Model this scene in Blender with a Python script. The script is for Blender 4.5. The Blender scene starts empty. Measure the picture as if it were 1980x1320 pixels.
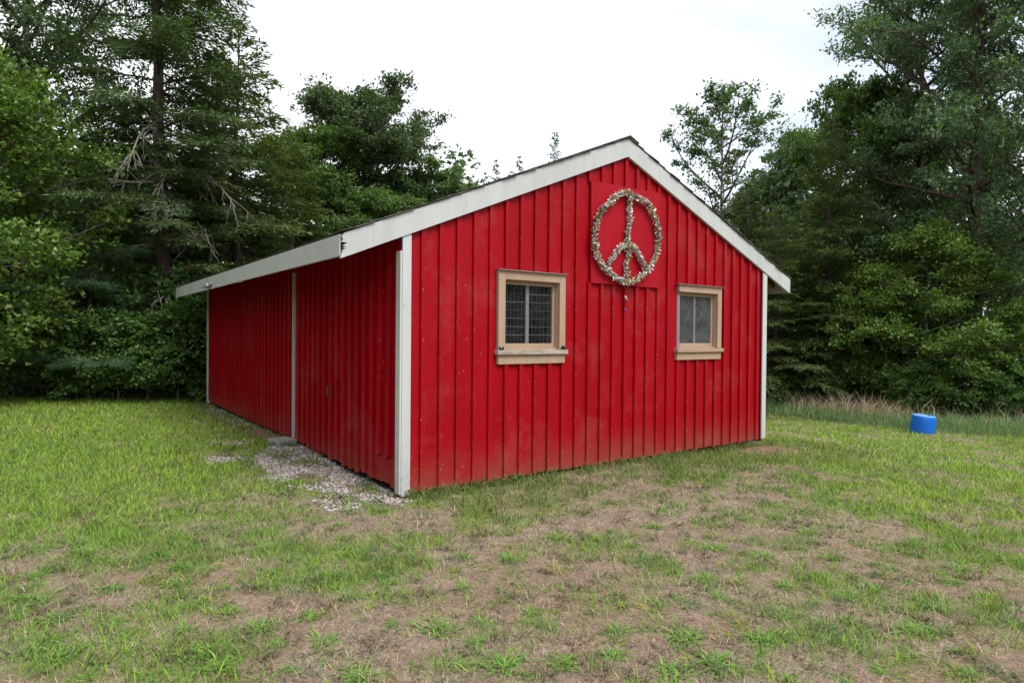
import bpy, math, random
import numpy as np
from mathutils import Matrix, Vector

# ------------------------------------------------------------------ camera, sky, sun, exposure
S = bpy.context.scene
COL = S.collection
R = math.radians
CAM_H = 1.5656
cam_d = bpy.data.cameras.new('camera'); cam = bpy.data.objects.new('camera', cam_d); COL.objects.link(cam)
cam_d.sensor_width = 36.0; cam_d.lens = 1239.19 / 1980 * 36; cam_d.clip_start = 0.05; cam_d.clip_end = 3000
cam.matrix_world = Matrix.Translation((0, 0, CAM_H)) @ Matrix.Rotation(math.pi / 2 - 0.0105, 4, 'X') @ Matrix.Rotation(0.0086, 4, 'Z')
S.camera = cam

SUN_TO = Vector((0.62, -0.62, 1.10)).normalized()
SUN_EL = math.asin(SUN_TO.z); SUN_AZ = math.atan2(SUN_TO.x, SUN_TO.y)
world = bpy.data.worlds.new('World'); S.world = world; world.use_nodes = True
wn = world.node_tree.nodes; wl = world.node_tree.links
for n in list(wn): wn.remove(n)
w_out = wn.new('ShaderNodeOutputWorld'); w_bg = wn.new('ShaderNodeBackground'); w_bg.inputs['Strength'].default_value = 0.1
sky = wn.new('ShaderNodeTexSky'); sky.sky_type = 'NISHITA'; sky.sun_disc = False
sky.sun_elevation = SUN_EL; sky.sun_rotation = SUN_AZ
tc = wn.new('ShaderNodeTexCoord'); mp = wn.new('ShaderNodeMapping'); mp.inputs['Scale'].default_value = (1.0, 1.0, 2.6)
mp.inputs['Location'].default_value = (0.35, 0.1, 0.2)
nz = wn.new('ShaderNodeTexNoise'); nz.inputs['Scale'].default_value = 1.7; nz.inputs['Detail'].default_value = 5; nz.inputs['Roughness'].default_value = 0.5
rp = wn.new('ShaderNodeValToRGB'); rp.color_ramp.elements[0].position = 0.30; rp.color_ramp.elements[0].color = (0.50, 0.50, 0.50, 1)
rp.color_ramp.elements[1].position = 0.52; rp.color_ramp.elements[1].color = (1, 1, 1, 1)
mixs = wn.new('ShaderNodeMix'); mixs.data_type = 'RGBA'
mixs.inputs[7].default_value = (6.5, 6.62, 6.8, 1)          # overcast cloud deck, radiance of about 1 at strength 0.1
wl.new(tc.outputs['Generated'], mp.inputs['Vector']); wl.new(mp.outputs['Vector'], nz.inputs['Vector'])
wl.new(nz.outputs['Fac'], rp.inputs['Fac']); wl.new(rp.outputs['Color'], mixs.inputs[0])
wl.new(sky.outputs['Color'], mixs.inputs[6]); wl.new(mixs.outputs[2], w_bg.inputs['Color'])
wl.new(w_bg.outputs['Background'], w_out.inputs['Surface'])

sun_d = bpy.data.lights.new('sun', 'SUN'); sun_d.energy = 1.5; sun_d.angle = R(28); sun_d.color = (1.0, 0.97, 0.92)
sun = bpy.data.objects.new('sun', sun_d); COL.objects.link(sun)
sun.rotation_euler = (-SUN_TO).to_track_quat('-Z', 'Y').to_euler(); sun.location = (5, -8, 20)

S.view_settings.view_transform = 'Standard'; S.view_settings.look = 'None'
S.view_settings.exposure = 1.05; S.view_settings.gamma = 1.0; S.view_settings.use_curve_mapping = False
S.render.engine = 'CYCLES'
try:
    S.cycles.use_denoising = True; S.cycles.max_bounces = 8; S.cycles.transparent_max_bounces = 8
except Exception: pass

# ------------------------------------------------------------------ helpers
rng = np.random.default_rng(7); random.seed(7)

def tag(o, label=None, cat=None, group=None, kind=None):
    if label: o['label'] = label
    if cat: o['category'] = cat
    if group: o['group'] = group
    if kind: o['kind'] = kind
    return o

def mesh_np(name, verts, faces4=None, faces3=None, facecol=None, smooth=False):
    """mesh from numpy arrays; facecol: one rgb per face (quads first, then tris)"""
    me = bpy.data.meshes.new(name)
    v = np.asarray(verts, dtype=np.float32).reshape(-1, 3)
    f4 = np.zeros((0, 4), np.int32) if faces4 is None else np.asarray(faces4, np.int32).reshape(-1, 4)
    f3 = np.zeros((0, 3), np.int32) if faces3 is None else np.asarray(faces3, np.int32).reshape(-1, 3)
    loops = np.concatenate([f4.ravel(), f3.ravel()])
    nf = len(f4) + len(f3)
    tot = np.concatenate([np.full(len(f4), 4, np.int32), np.full(len(f3), 3, np.int32)])
    start = np.concatenate([[0], np.cumsum(tot)[:-1]]).astype(np.int32)
    me.vertices.add(len(v)); me.vertices.foreach_set('co', v.ravel())
    me.loops.add(len(loops)); me.loops.foreach_set('vertex_index', loops.astype(np.int32))
    me.polygons.add(nf); me.polygons.foreach_set('loop_start', start)
    try: me.polygons.foreach_set('loop_total', tot)
    except Exception: pass
    me.update(calc_edges=True)
    if facecol is not None:
        a = me.attributes.new('tint', 'FLOAT_COLOR', 'FACE')
        c = np.ones((nf, 4), np.float32); c[:, :3] = facecol
        a.data.foreach_set('color', c.ravel())
    me.polygons.foreach_set('use_smooth', np.full(nf, smooth))
    return me

def link(name, me, mat=None, parent=None):
    o = bpy.data.objects.new(name, me); COL.objects.link(o)
    if mat is not None and me is not None and not me.materials: me.materials.append(mat)
    if parent is not None: o.parent = parent
    return o

def empty(name, loc=(0, 0, 0), rz=0):
    o = bpy.data.objects.new(name, None); COL.objects.link(o)
    o.location = loc; o.rotation_euler = (0, 0, rz); o.empty_display_size = 0.2
    return o

class MB:
    def __init__(s): s.v = []; s.f = []
    def box(s, x0, x1, y0, y1, z0, z1):
        n = len(s.v)
        s.v += [(x0, y0, z0), (x1, y0, z0), (x1, y1, z0), (x0, y1, z0), (x0, y0, z1), (x1, y0, z1), (x1, y1, z1), (x0, y1, z1)]
        s.f += [tuple(n + i for i in q) for q in ((0, 3, 2, 1), (4, 5, 6, 7), (0, 1, 5, 4), (1, 2, 6, 5), (2, 3, 7, 6), (3, 0, 4, 7))]
        return s
    def prism_xz(s, poly, y0, y1):
        """poly: counter-clockwise (x,z) seen from -y; extruded from y0 (front) to y1"""
        n = len(s.v); k = len(poly)
        s.v += [(x, y0, z) for x, z in poly] + [(x, y1, z) for x, z in poly]
        s.f.append(tuple(range(n, n + k))); s.f.append(tuple(range(n + 2 * k - 1, n + k - 1, -1)))
        for i in range(k):
            j = (i + 1) % k
            s.f.append((n + j, n + i, n + k + i, n + k + j))
        return s
    def prism_yz(s, poly, x0, x1):
        n = len(s.v); k = len(poly)
        s.v += [(x0, y, z) for y, z in poly] + [(x1, y, z) for y, z in poly]
        s.f.append(tuple(range(n, n + k))); s.f.append(tuple(range(n + 2 * k - 1, n + k - 1, -1)))
        for i in range(k):
            j = (i + 1) % k
            s.f.append((n + j, n + i, n + k + i, n + k + j))
        return s
    def tube(s, pts, rad, sides=6, caps=True):
        pts = [Vector(p) for p in pts]; n0 = len(s.v)
        for i, p in enumerate(pts):
            t = (pts[min(i + 1, len(pts) - 1)] - pts[max(i - 1, 0)]).normalized()
            u = t.orthogonal().normalized() if i == 0 else (u - t * u.dot(t)).normalized()
            w = t.cross(u); r = rad[i] if hasattr(rad, '__len__') else rad
            for k in range(sides):
                a = 2 * math.pi * k / sides
                s.v.append(tuple(p + (u * math.cos(a) + w * math.sin(a)) * r))
        for i in range(len(pts) - 1):
            for k in range(sides):
                a = n0 + i * sides + k; b = n0 + i * sides + (k + 1) % sides
                s.f.append((a, b, b + sides, a + sides))
        if caps:
            s.f.append(tuple(n0 + k for k in reversed(range(sides))))
            e = n0 + (len(pts) - 1) * sides; s.f.append(tuple(e + k for k in range(sides)))
        return s
    def build(s, name, mat, parent=None, smooth=False, bevel=0):
        me = bpy.data.meshes.new(name); me.from_pydata(s.v, [], s.f); me.update()
        if smooth: me.polygons.foreach_set('use_smooth', [True] * len(me.polygons))
        import bmesh
        bm = bmesh.new(); bm.from_mesh(me); bmesh.ops.recalc_face_normals(bm, faces=bm.faces); bm.to_mesh(me); bm.free()
        o = link(name, me, mat, parent)
        if bevel:
            m = o.modifiers.new('bevel', 'BEVEL'); m.width = bevel; m.segments = 2; m.limit_method = 'ANGLE'
        return o

def vnoise(x, y, seed=0):
    """value noise 0..1"""
    x = np.asarray(x, float); y = np.asarray(y, float)
    xi = np.floor(x).astype(np.int64); yi = np.floor(y).astype(np.int64); xf = x - xi; yf = y - yi
    def h(a, b):
        n = (a * 374761393 + b * 668265263 + seed * 1442695041) & 0x7fffffff
        n = ((n ^ (n >> 13)) * 1274126177) & 0x7fffffff
        n = n ^ (n >> 16)
        return (n & 0xffff) / 65535.0
    u = xf * xf * (3 - 2 * xf); v = yf * yf * (3 - 2 * yf)
    return (h(xi, yi) * (1 - u) + h(xi + 1, yi) * u) * (1 - v) + (h(xi, yi + 1) * (1 - u) + h(xi + 1, yi + 1) * u) * v
def fbm(x, y, seed=0, o=3):
    t = 0; a = 0.5; n = 0
    for i in range(o):
        t = t + a * vnoise(x * 2 ** i, y * 2 ** i, seed + 17 * i); n += a; a *= 0.5
    return t / n
def sst(a, b, x):
    t = np.clip((np.asarray(x, float) - a) / (b - a), 0, 1); return t * t * (3 - 2 * t)

# barn frame: a along the gable, b along the long wall to the rear
TH = 0.6289; BX, BY = -1.0706, 6.2638
CA, SA = math.cos(TH), math.sin(TH)
def to_ab(x, y): return (x - BX) * CA + (y - BY) * SA, -(x - BX) * SA + (y - BY) * CA
def from_ab(a, b): return BX + a * CA - b * SA, BY + a * SA + b * CA
W, L = 6.1, 9.14

def ground_z(x, y):
    x = np.asarray(x, float); y = np.asarray(y, float)
    a, b = to_ab(x, y)
    z = -0.5 * sst(3.0, 13.0, a) - 0.35 * sst(13, 24, a) * sst(-8, 4, b)
    z = z + 0.045 * sst(1.0, 8.0, b) * sst(2, -3, a)
    d = np.hypot(x, y)
    z = z + (fbm(x * 0.6, y * 0.6, 3) - 0.5) * 0.07 * sst(1.0, 4, d) + (fbm(x * 2.3, y * 2.3, 9) - 0.5) * 0.025
    # ground held just under the sills of the barn, a little mound at the right-hand pier
    da = np.maximum(np.maximum(-a, a - W), 0); db = np.maximum(np.maximum(-b, b - L), 0)
    dd = np.hypot(da, db); near = 1 - sst(0.0, 0.8, dd)
    tgt = -0.045 - 0.09 * sst(3.2, 6.0, a) + 0.06 * sst(0.8, 3.0, b) * sst(1.0, 0.0, a)
    z = z * (1 - near) + tgt * near
    z = z + 0.085 * np.exp(-(((a - 5.6) / 0.6) ** 2 + ((b + 0.30) / 0.30) ** 2))
    return z
def gz(x, y): return float(ground_z(np.array([x]), np.array([y]))[0])

# edge of the mown lawn on the right (tall grass) and the tree lines
EDGE = [(5.2, 19.5), (6.85, 16.9), (7.9, 15.3), (9.0, 14.15), (10.5, 13.1), (13.0, 12.0), (17.0, 10.8), (24, 9)]
def edge_dist(x, y):
    """signed distance past the mown edge on the right (positive = in the tall grass)"""
    x = np.asarray(x, float); y = np.asarray(y, float)
    ex = np.array([p[0] for p in EDGE]); ey = np.array([p[1] for p in EDGE])
    yy = np.interp(x, ex, ey); return (y - yy) * 0.75
def left_wood(x, y): return (np.asarray(y, float) - (14.5 + 0.05 * (np.asarray(x, float) + 8))) 

# ------------------------------------------------------------------ materials
def mat_new(name):
    m = bpy.data.materials.new(name); m.use_nodes = True
    nt = m.node_tree
    for n in list(nt.nodes): nt.nodes.remove(n)
    out = nt.nodes.new('ShaderNodeOutputMaterial'); b = nt.nodes.new('ShaderNodeBsdfPrincipled')
    nt.links.new(b.outputs[0], out.inputs['Surface'])
    return m, nt, b, out
def N(nt, t, **kw):
    n = nt.nodes.new(t)
    for k, v in kw.items():
        if k.startswith('i_'): n.inputs[k[2:].replace('_', ' ')].default_value = v
        else: setattr(n, k, v)
    return n
def mixc(nt, fac, c1, c2, mode='MIX'):
    m = nt.nodes.new('ShaderNodeMix'); m.data_type = 'RGBA'; m.blend_type = mode
    for sock, v in ((m.inputs[0], fac), (m.inputs[6], c1), (m.inputs[7], c2)):
        if isinstance(v, bpy.types.NodeSocket): nt.links.new(v, sock)
        elif isinstance(v, (int, float)): sock.default_value = v
        else: sock.default_value = (*v[:3], 1)
    return m.outputs[2]
def ramp(nt, src, p0, p1, c0=0.0, c1=1.0):
    r = nt.nodes.new('ShaderNodeMapRange'); r.clamp = True
    r.inputs[1].default_value = p0; r.inputs[2].default_value = p1; r.inputs[3].default_value = c0; r.inputs[4].default_value = c1
    nt.links.new(src, r.inputs[0]); return r.outputs[0]
def noise(nt, vec, scale, detail=3, rough=0.5, stretch=None):
    n = nt.nodes.new('ShaderNodeTexNoise'); n.inputs['Scale'].default_value = scale
    n.inputs['Detail'].default_value = detail; n.inputs['Roughness'].default_value = rough
    if stretch:
        m = nt.nodes.new('ShaderNodeMapping'); m.inputs['Scale'].default_value = stretch
        nt.links.new(vec, m.inputs['Vector']); nt.links.new(m.outputs[0], n.inputs['Vector'])
    else: nt.links.new(vec, n.inputs['Vector'])
    return n.outputs['Fac']
def math_n(nt, op, a, b):
    m = nt.nodes.new('ShaderNodeMath'); m.operation = op
    for s, v in ((m.inputs[0], a), (m.inputs[1], b)):
        if isinstance(v, bpy.types.NodeSocket): nt.links.new(v, s)
        else: s.default_value = v
    return m.outputs[0]
def bump(nt, h, bsdf, strength=0.3, dist=0.005):
    b = nt.nodes.new('ShaderNodeBump'); b.inputs['Strength'].default_value = strength; b.inputs['Distance'].default_value = dist
    nt.links.new(h, b.inputs['Height']); nt.links.new(b.outputs[0], bsdf.inputs['Normal'])

def wood_paint(name, c1, c2, chip_haze, dirt, rough=0.45, chips=0.70, dirt_h=0.45, spec=0.5, dirt_amt=0.75):
    m, nt, b, out = mat_new(name)
    g = N(nt, 'ShaderNodeTexCoord').outputs['Object']
    inf = N(nt, 'ShaderNodeObjectInfo').outputs['Random']
    n1 = noise(nt, g, 2.2, 4); n2 = noise(nt, g, 30, 3, 0.6, (1, 1, 0.06)); n3 = noise(nt, g, 22, 4, 0.6, (1, 1, 0.5))
    f = math_n(nt, 'ADD', math_n(nt, 'MULTIPLY', n1, 0.7), math_n(nt, 'MULTIPLY', inf, 0.35))
    c = mixc(nt, ramp(nt, f, 0.25, 0.8), c1, c2)
    c = mixc(nt, ramp(nt, n2, 0.55, 0.75, 0, 0.35), c, tuple(x * 0.8 for x in c1))
    n4 = noise(nt, g, 5, 4, 0.6, (1, 1, 0.10)); c = mixc(nt, ramp(nt, n4, 0.42, 0.72, 0, 0.30), c, tuple(x * 0.62 for x in c1))
    n5 = noise(nt, g, 1.3, 5, 0.7); c = mixc(nt, ramp(nt, n5, 0.52, 0.8, 0, 0.16), c, chip_haze)  # broad blotches of this colour paint sheen and fade into the red
    sep = N(nt, 'ShaderNodeSeparateXYZ'); nt.links.new(g, sep.inputs[0])
    zz = math_n(nt, 'ADD', sep.outputs[2], math_n(nt, 'MULTIPLY', math_n(nt, 'SUBTRACT', n1, 0.5), 0.5))
    low = ramp(nt, zz, 0.02, dirt_h, 1, 0) if dirt_h > 0 else math_n(nt, 'MULTIPLY', n1, 0.0)
    d = math_n(nt, 'MULTIPLY', math_n(nt, 'MULTIPLY', low, low), dirt_amt)
    c = mixc(nt, d, c, dirt)
    # scuffs and bird-lime flecks, more of them near the ground
    v = noise(nt, g, 55, 2, 0.5, (1, 1, 0.45))
    thr = math_n(nt, 'SUBTRACT', v, math_n(nt, 'SUBTRACT', chips, math_n(nt, 'MULTIPLY', low, 0.05)))
    ch = ramp(nt, thr, 0.0, 0.03)
    c = mixc(nt, math_n(nt, 'MULTIPLY', ch, 0.7), c, chip_haze)
    nt.links.new(c, b.inputs['Base Color'])
    nt.links.new(ramp(nt, n3, 0.3, 0.7, rough - 0.06, rough + 0.14), b.inputs['Roughness'])
    b.inputs['Specular IOR Level'].default_value = spec
    bump(nt, math_n(nt, 'ADD', n2, math_n(nt, 'MULTIPLY', n3, 0.6)), b, 0.22, 0.006)
    return m

def plain(name, c1, c2, scale=8, rough=0.7, spec=0.3, metal=0, bmp=0.2, stretch=None, bdist=0.005):
    m, nt, b, out = mat_new(name)
    g = N(nt, 'ShaderNodeTexCoord').outputs['Object']
    n1 = noise(nt, g, scale, 5, 0.6, stretch)
    nt.links.new(mixc(nt, ramp(nt, n1, 0.3, 0.7), c1, c2), b.inputs['Base Color'])
    b.inputs['Roughness'].default_value = rough; b.inputs['Specular IOR Level'].default_value = spec; b.inputs['Metallic'].default_value = metal
    if bmp: bump(nt, n1, b, bmp, bdist)
    return m

RED = wood_paint('red_paint', (0.30, 0.0007, 0.006), (0.35, 0.0015, 0.009), (0.46, 0.22, 0.20), (0.28, 0.060, 0.045), 0.46, 0.715, 0.55, 0.15, 0.75)
RED_PANEL = wood_paint('red_plywood', (0.34, 0.005, 0.014), (0.37, 0.007, 0.018), (0.36, 0.02, 0.03), (0.4, 0.05, 0.05), 0.55, 0.9, -5, 0.12)
WHITE = wood_paint('white_trim_paint', (0.50, 0.52, 0.52), (0.56, 0.575, 0.565), (0.22, 0.22, 0.19), (0.42, 0.40, 0.36), 0.55, 0.70, 0.5, 0.3, 0.5)
CREAM = wood_paint('weathered_white_paint', (0.46, 0.48, 0.485), (0.53, 0.545, 0.545), (0.24, 0.22, 0.19), (0.55, 0.54, 0.48), 0.6, 0.72, -5, 0.3)
TAN = wood_paint('tan_window_paint', (0.37, 0.26, 0.185), (0.43, 0.305, 0.22), (0.55, 0.51, 0.45), (0.5, 0.4, 0.3), 0.6, 0.74, -5, 0.25)
SILLW = plain('bare_sill_wood', (0.46, 0.41, 0.36), (0.26, 0.205, 0.16), 22, 0.8, 0.2, stretch=(0.25, 1, 1))
WOOD = plain('raw_wood', (0.16, 0.075, 0.03), (0.09, 0.045, 0.02), 10, 0.8, 0.2, stretch=(0.3, 1, 1))
DARK = plain('dark_interior', (0.028, 0.026, 0.025), (0.016, 0.015, 0.015), 5, 0.9, 0.1, bmp=0)  # near-black: stands for room and gap darkness, also colours cord, debris and floor
SHING = plain('asphalt_shingle', (0.10, 0.095, 0.092), (0.045, 0.043, 0.042), 60, 0.95, 0.15, bmp=0.5)
SHING_L = plain('light_shingle', (0.20, 0.19, 0.185), (0.10, 0.095, 0.09), 40, 0.9, 0.2, bmp=0.4)  # lighter grey tone, given to some courses at random
METAL = plain('dull_metal', (0.38, 0.38, 0.39), (0.22, 0.21, 0.21), 30, 0.5, 0.4, 0.6)
RUST = plain('rusted_red_iron', (0.26, 0.02, 0.015), (0.16, 0.045, 0.03), 40, 0.7, 0.3)
BLUE_TAPE = plain('blue_tape', (0.02, 0.11, 0.48), (0.02, 0.13, 0.52), 30, 0.6, 0.3, bmp=0)
CONC = plain('concrete', (0.40, 0.395, 0.38), (0.25, 0.245, 0.235), 18, 0.9, 0.2, bmp=0.5)
CONC_D = plain('darker_concrete', (0.24, 0.25, 0.26), (0.15, 0.16, 0.16), 18, 0.9, 0.2, bmp=0.5)  # darker concrete tone, for the pier and the painted core hole
BRICK = plain('worn_brick', (0.26, 0.15, 0.115), (0.19, 0.12, 0.10), 25, 0.9, 0.2, bmp=0.5)
TAUPE = plain('grey_mullion', (0.21, 0.185, 0.17), (0.15, 0.13, 0.12), 15, 0.7, 0.3)
GREYJ = plain('bare_grey_jamb', (0.25, 0.24, 0.27), (0.16, 0.15, 0.17), 20, 0.8, 0.2, stretch=(1, 1, 0.2))
LEAD = plain('lead_strip', (0.15, 0.16, 0.175), (0.07, 0.075, 0.085), 60, 0.55, 0.4, 0.3)
BARREL = plain('blue_plastic', (0.003, 0.125, 0.60), (0.005, 0.15, 0.68), 6, 0.38, 0.5, bmp=0.05)
BARREL_TOP = plain('pale_blue_plastic', (0.12, 0.34, 0.75), (0.22, 0.45, 0.80), 9, 0.45, 0.5, bmp=0.05)  # paler blue for the top of the barrel

def glass_mat(name, d0, d1):
    m, nt, b, out = mat_new(name)
    g = N(nt, 'ShaderNodeTexCoord').outputs['Object']
    dust = ramp(nt, noise(nt, g, 7, 5, 0.65), 0.35, 0.75, d0, d1)
    tr = N(nt, 'ShaderNodeBsdfTransparent'); tr.inputs[0].default_value = (0.75, 0.80, 0.84, 1)
    gl = N(nt, 'ShaderNodeBsdfGlossy'); gl.inputs['Roughness'].default_value = 0.09
    fr = N(nt, 'ShaderNodeFresnel'); fr.inputs['IOR'].default_value = 1.5
    df = N(nt, 'ShaderNodeBsdfDiffuse'); df.inputs[0].default_value = (0.26, 0.28, 0.30, 1)
    m1 = N(nt, 'ShaderNodeMixShader'); m2 = N(nt, 'ShaderNodeMixShader')
    nt.links.new(dust, m1.inputs[0]); nt.links.new(tr.outputs[0], m1.inputs[1]); nt.links.new(df.outputs[0], m1.inputs[2])
    nt.links.new(fr.outputs[0], m2.inputs[0]); nt.links.new(m1.outputs[0], m2.inputs[1]); nt.links.new(gl.outputs[0], m2.inputs[2])
    nt.links.new(m2.outputs[0], out.inputs['Surface']); nt.nodes.remove(b)
    return m
GLASS = glass_mat('dirty_glass', 0.01, 0.07); GLASS_D = glass_mat('dusty_glass', 0.14, 0.42)

def tint_mat(name, rough=0.6, spec=0.25, trans=0.0, metal=0.0, var=0.25, scale=6.0):
    """colour read from the per-face attribute 'tint' (each leaf, blade or stone has its own colour)"""
    m, nt, b, out = mat_new(name)
    at = N(nt, 'ShaderNodeAttribute'); at.attribute_name = 'tint'
    g = N(nt, 'ShaderNodeTexCoord').outputs['Object']
    n1 = ramp(nt, noise(nt, g, scale, 3), 0.3, 0.7, 1 - var, 1 + var)
    v = N(nt, 'ShaderNodeVectorMath', operation='SCALE'); nt.links.new(at.outputs['Color'], v.inputs[0]); nt.links.new(n1, v.inputs['Scale'])
    nt.links.new(v.outputs[0], b.inputs['Base Color'])
    b.inputs['Roughness'].default_value = rough; b.inputs['Specular IOR Level'].default_value = spec; b.inputs['Metallic'].default_value = metal
    if trans:
        t = N(nt, 'ShaderNodeBsdfTranslucent'); mx = N(nt, 'ShaderNodeMixShader'); mx.inputs[0].default_value = trans
        v2 = N(nt, 'ShaderNodeVectorMath', operation='MULTIPLY'); nt.links.new(v.outputs[0], v2.inputs[0]); v2.inputs[1].default_value = (1.15, 1.35, 0.5)
        nt.links.new(v2.outputs[0], t.inputs['Color'])
        nt.links.new(b.outputs[0], mx.inputs[1]); nt.links.new(t.outputs[0], mx.inputs[2]); nt.links.new(mx.outputs[0], out.inputs['Surface'])
    return m
LEAF = tint_mat('leaf', 0.42, 0.45, 0.38, var=0.12, scale=1.2)
NEEDLE = tint_mat('needle', 0.5, 0.3, 0.25, var=0.12, scale=1.2)
BLADE = tint_mat('grass_blade', 0.6, 0.25, 0.22, var=0.1, scale=3)
STONE = tint_mat('crushed_stone', 0.85, 0.2, var=0.12, scale=40)
TINSEL = tint_mat('tinsel', 0.2, 0.8, 0.0, 0.45, var=0.05)

def bark_mat(name, c1, c2):
    m, nt, b, out = mat_new(name)
    g = N(nt, 'ShaderNodeTexCoord').outputs['Object']
    n1 = noise(nt, g, 14, 6, 0.65, (1, 1, 0.22)); n2 = noise(nt, g, 3, 3)
    c = mixc(nt, ramp(nt, n1, 0.35, 0.65), c1, c2); c = mixc(nt, ramp(nt, n2, 0.5, 0.75, 0, 0.5), c, (0.13, 0.14, 0.10))
    nt.links.new(c, b.inputs['Base Color']); b.inputs['Roughness'].default_value = 0.9; b.inputs['Specular IOR Level'].default_value = 0.15
    bump(nt, n1, b, 0.8, 0.03); return m
BARK_D = bark_mat('dark_conifer_bark', (0.055, 0.038, 0.032), (0.115, 0.082, 0.07))
BARK_G = bark_mat('grey_bark', (0.10, 0.092, 0.085), (0.20, 0.185, 0.165))
DEADW = bark_mat('dead_grey_wood', (0.26, 0.235, 0.21), (0.40, 0.37, 0.33))

# ------------------------------------------------------------------ ground
def lawn_green(x, y):
    """how green the turf is, 0 = bare thatch, 1 = lush"""
    a, b = to_ab(x, y)
    lush_l = sst(-1.6, -4.0, x + 0.15 * (y - 6)) * sst(3.6, 5.6, y)
    far_l = sst(8.5, 11, y) * sst(0, -3, x)
    lush_r = sst(1.6, 4.4, x) * sst(3.6, 5.8, y)
    strip = sst(-1.9, -0.9, b) * sst(-0.3, 0.3, a) * sst(8.5, 6.5, a) * (b < 0.2)
    base = 0.23 + 0.72 * np.maximum(lush_l, far_l) + 0.42 * lush_r * (1 - lush_l) + 0.22 * strip
    base = base + 0.20 * sst(0.2, -1.8, x) * (1 - lush_l) + 0.22 * sst(0.9, 2.4, x) * (1 - lush_r)
    n = 0.85 * (fbm(x * 1.1, y * 1.1, 21) - 0.5) + 1.3 * (fbm(x * 3.7, y * 3.7, 5) - 0.5) + 0.5 * (vnoise(x * 9.0, y * 9.0, 15) - 0.5)
    return np.clip(base + n, 0.02, 1), strip
def gravel_amount(x, y):
    a, b = to_ab(x, y)
    wid = 0.34 + 0.50 * sst(0.1, 1.2, b) * sst(3.6, 2.2, b) - 0.06 * sst(3.6, 6, b)
    c = -a
    core = sst(wid + 0.18, wid - 0.25, c + 0.5 * (fbm(x * 2.1, y * 2.1, 31) - 0.5)) * (c > -0.05) * sst(-0.35, 0.0, b) * sst(4.4, 3.2, b)
    spur = sst(0.30, 0.10, np.hypot(a + 0.6, (b - 0.05) * 0.7)) * 0.4
    spur = np.maximum(spur, 0.75 * sst(0.42, 0.12, np.hypot((a + 1.0) * 1.1, b - 2.75)) + 0.6 * sst(0.4, 0.1, np.hypot(a + 0.7, b - 3.9)))
    far = 0.22 * sst(0.6, 0.2, c) * (c > -0.05) * sst(3.4, 4.2, b) * sst(9.6, 9.0, b)
    g = np.maximum(np.maximum(core, spur), far)
    return np.clip(g * (3.0 * fbm(x * 2.7, y * 2.7, 77) - 0.75), 0, 1)
def bare_soil(x, y):
    a, b = to_ab(x, y)
    d1 = np.exp(-(((a - 5.5) / 0.60) ** 2 + ((b + 0.42) / 0.34) ** 2)) * 1.5
    d2 = sst(0.45, 0.1, -a) * (a < 0.05) * sst(4, 6, b) * sst(9.8, 9.0, b) * 0.7
    d3 = sst(0.42, 0.62, fbm(x * 1.7, y * 1.7, 41)) * sst(5.5, 4.0, y) * 0.55
    return np.clip(np.maximum(np.maximum(d1, d2), d3), 0, 1)

TANC = np.array((0.36, 0.265, 0.215)); SOIL = np.array((0.30, 0.20, 0.145)); GREENC = np.array((0.20, 0.26, 0.06))
LITTER = np.array((0.055, 0.042, 0.028))
def ax(lo, hi, fine_lo, fine_hi, step, grow=1.22):
    v = list(np.arange(fine_lo, fine_hi + 1e-6, step)); s = step
    while v[-1] < hi: s *= grow; v.append(v[-1] + s)
    s = step
    while v[0] > lo: s *= grow; v.insert(0, v[0] - s)
    return np.array(v)
gx = ax(-900, 900, -13, 14, 0.16); gy = ax(-300, 1500, 1.0, 20, 0.16)
XX, YY = np.meshgrid(gx, gy)
ZZ = ground_z(XX, YY)
nx, ny = len(gx), len(gy)
idx = np.arange(nx * ny).reshape(ny, nx)
gf = np.stack([idx[:-1, :-1], idx[:-1, 1:], idx[1:, 1:], idx[1:, :-1]], -1).reshape(-1, 4)
cx = (XX[:-1, :-1] + XX[1:, 1:]).ravel() / 2; cy = (YY[:-1, :-1] + YY[1:, 1:]).ravel() / 2
gme = mesh_np('ground', np.stack([XX, YY, ZZ], -1), gf, smooth=True)
vx, vy = XX.ravel(), YY.ravel()
gr, _ = lawn_green(vx, vy)
col = TANC[None] * (1 - gr[:, None]) + GREENC[None] * gr[:, None]
bs = bare_soil(vx, vy)[:, None]; col = col * (1 - bs) + SOIL[None] * bs
gv = gravel_amount(vx, vy)[:, None] * 0.8; col = col * (1 - gv) + np.array((0.27, 0.22, 0.20))[None] * gv
wd = np.maximum(sst(0.9, 2.2, edge_dist(vx, vy)) * sst(4.5, 6.5, vx), sst(-0.1, 0.9, left_wood(vx, vy)))[:, None]
wd = np.maximum(wd, sst(19, 21, vy)[:, None]); col = col * (1 - wd) + LITTER[None] * wd
at_ = gme.attributes.new('tint', 'FLOAT_COLOR', 'POINT'); cc = np.ones((len(vx), 4), np.float32); cc[:, :3] = col; at_.data.foreach_set('color', cc.ravel())
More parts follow.
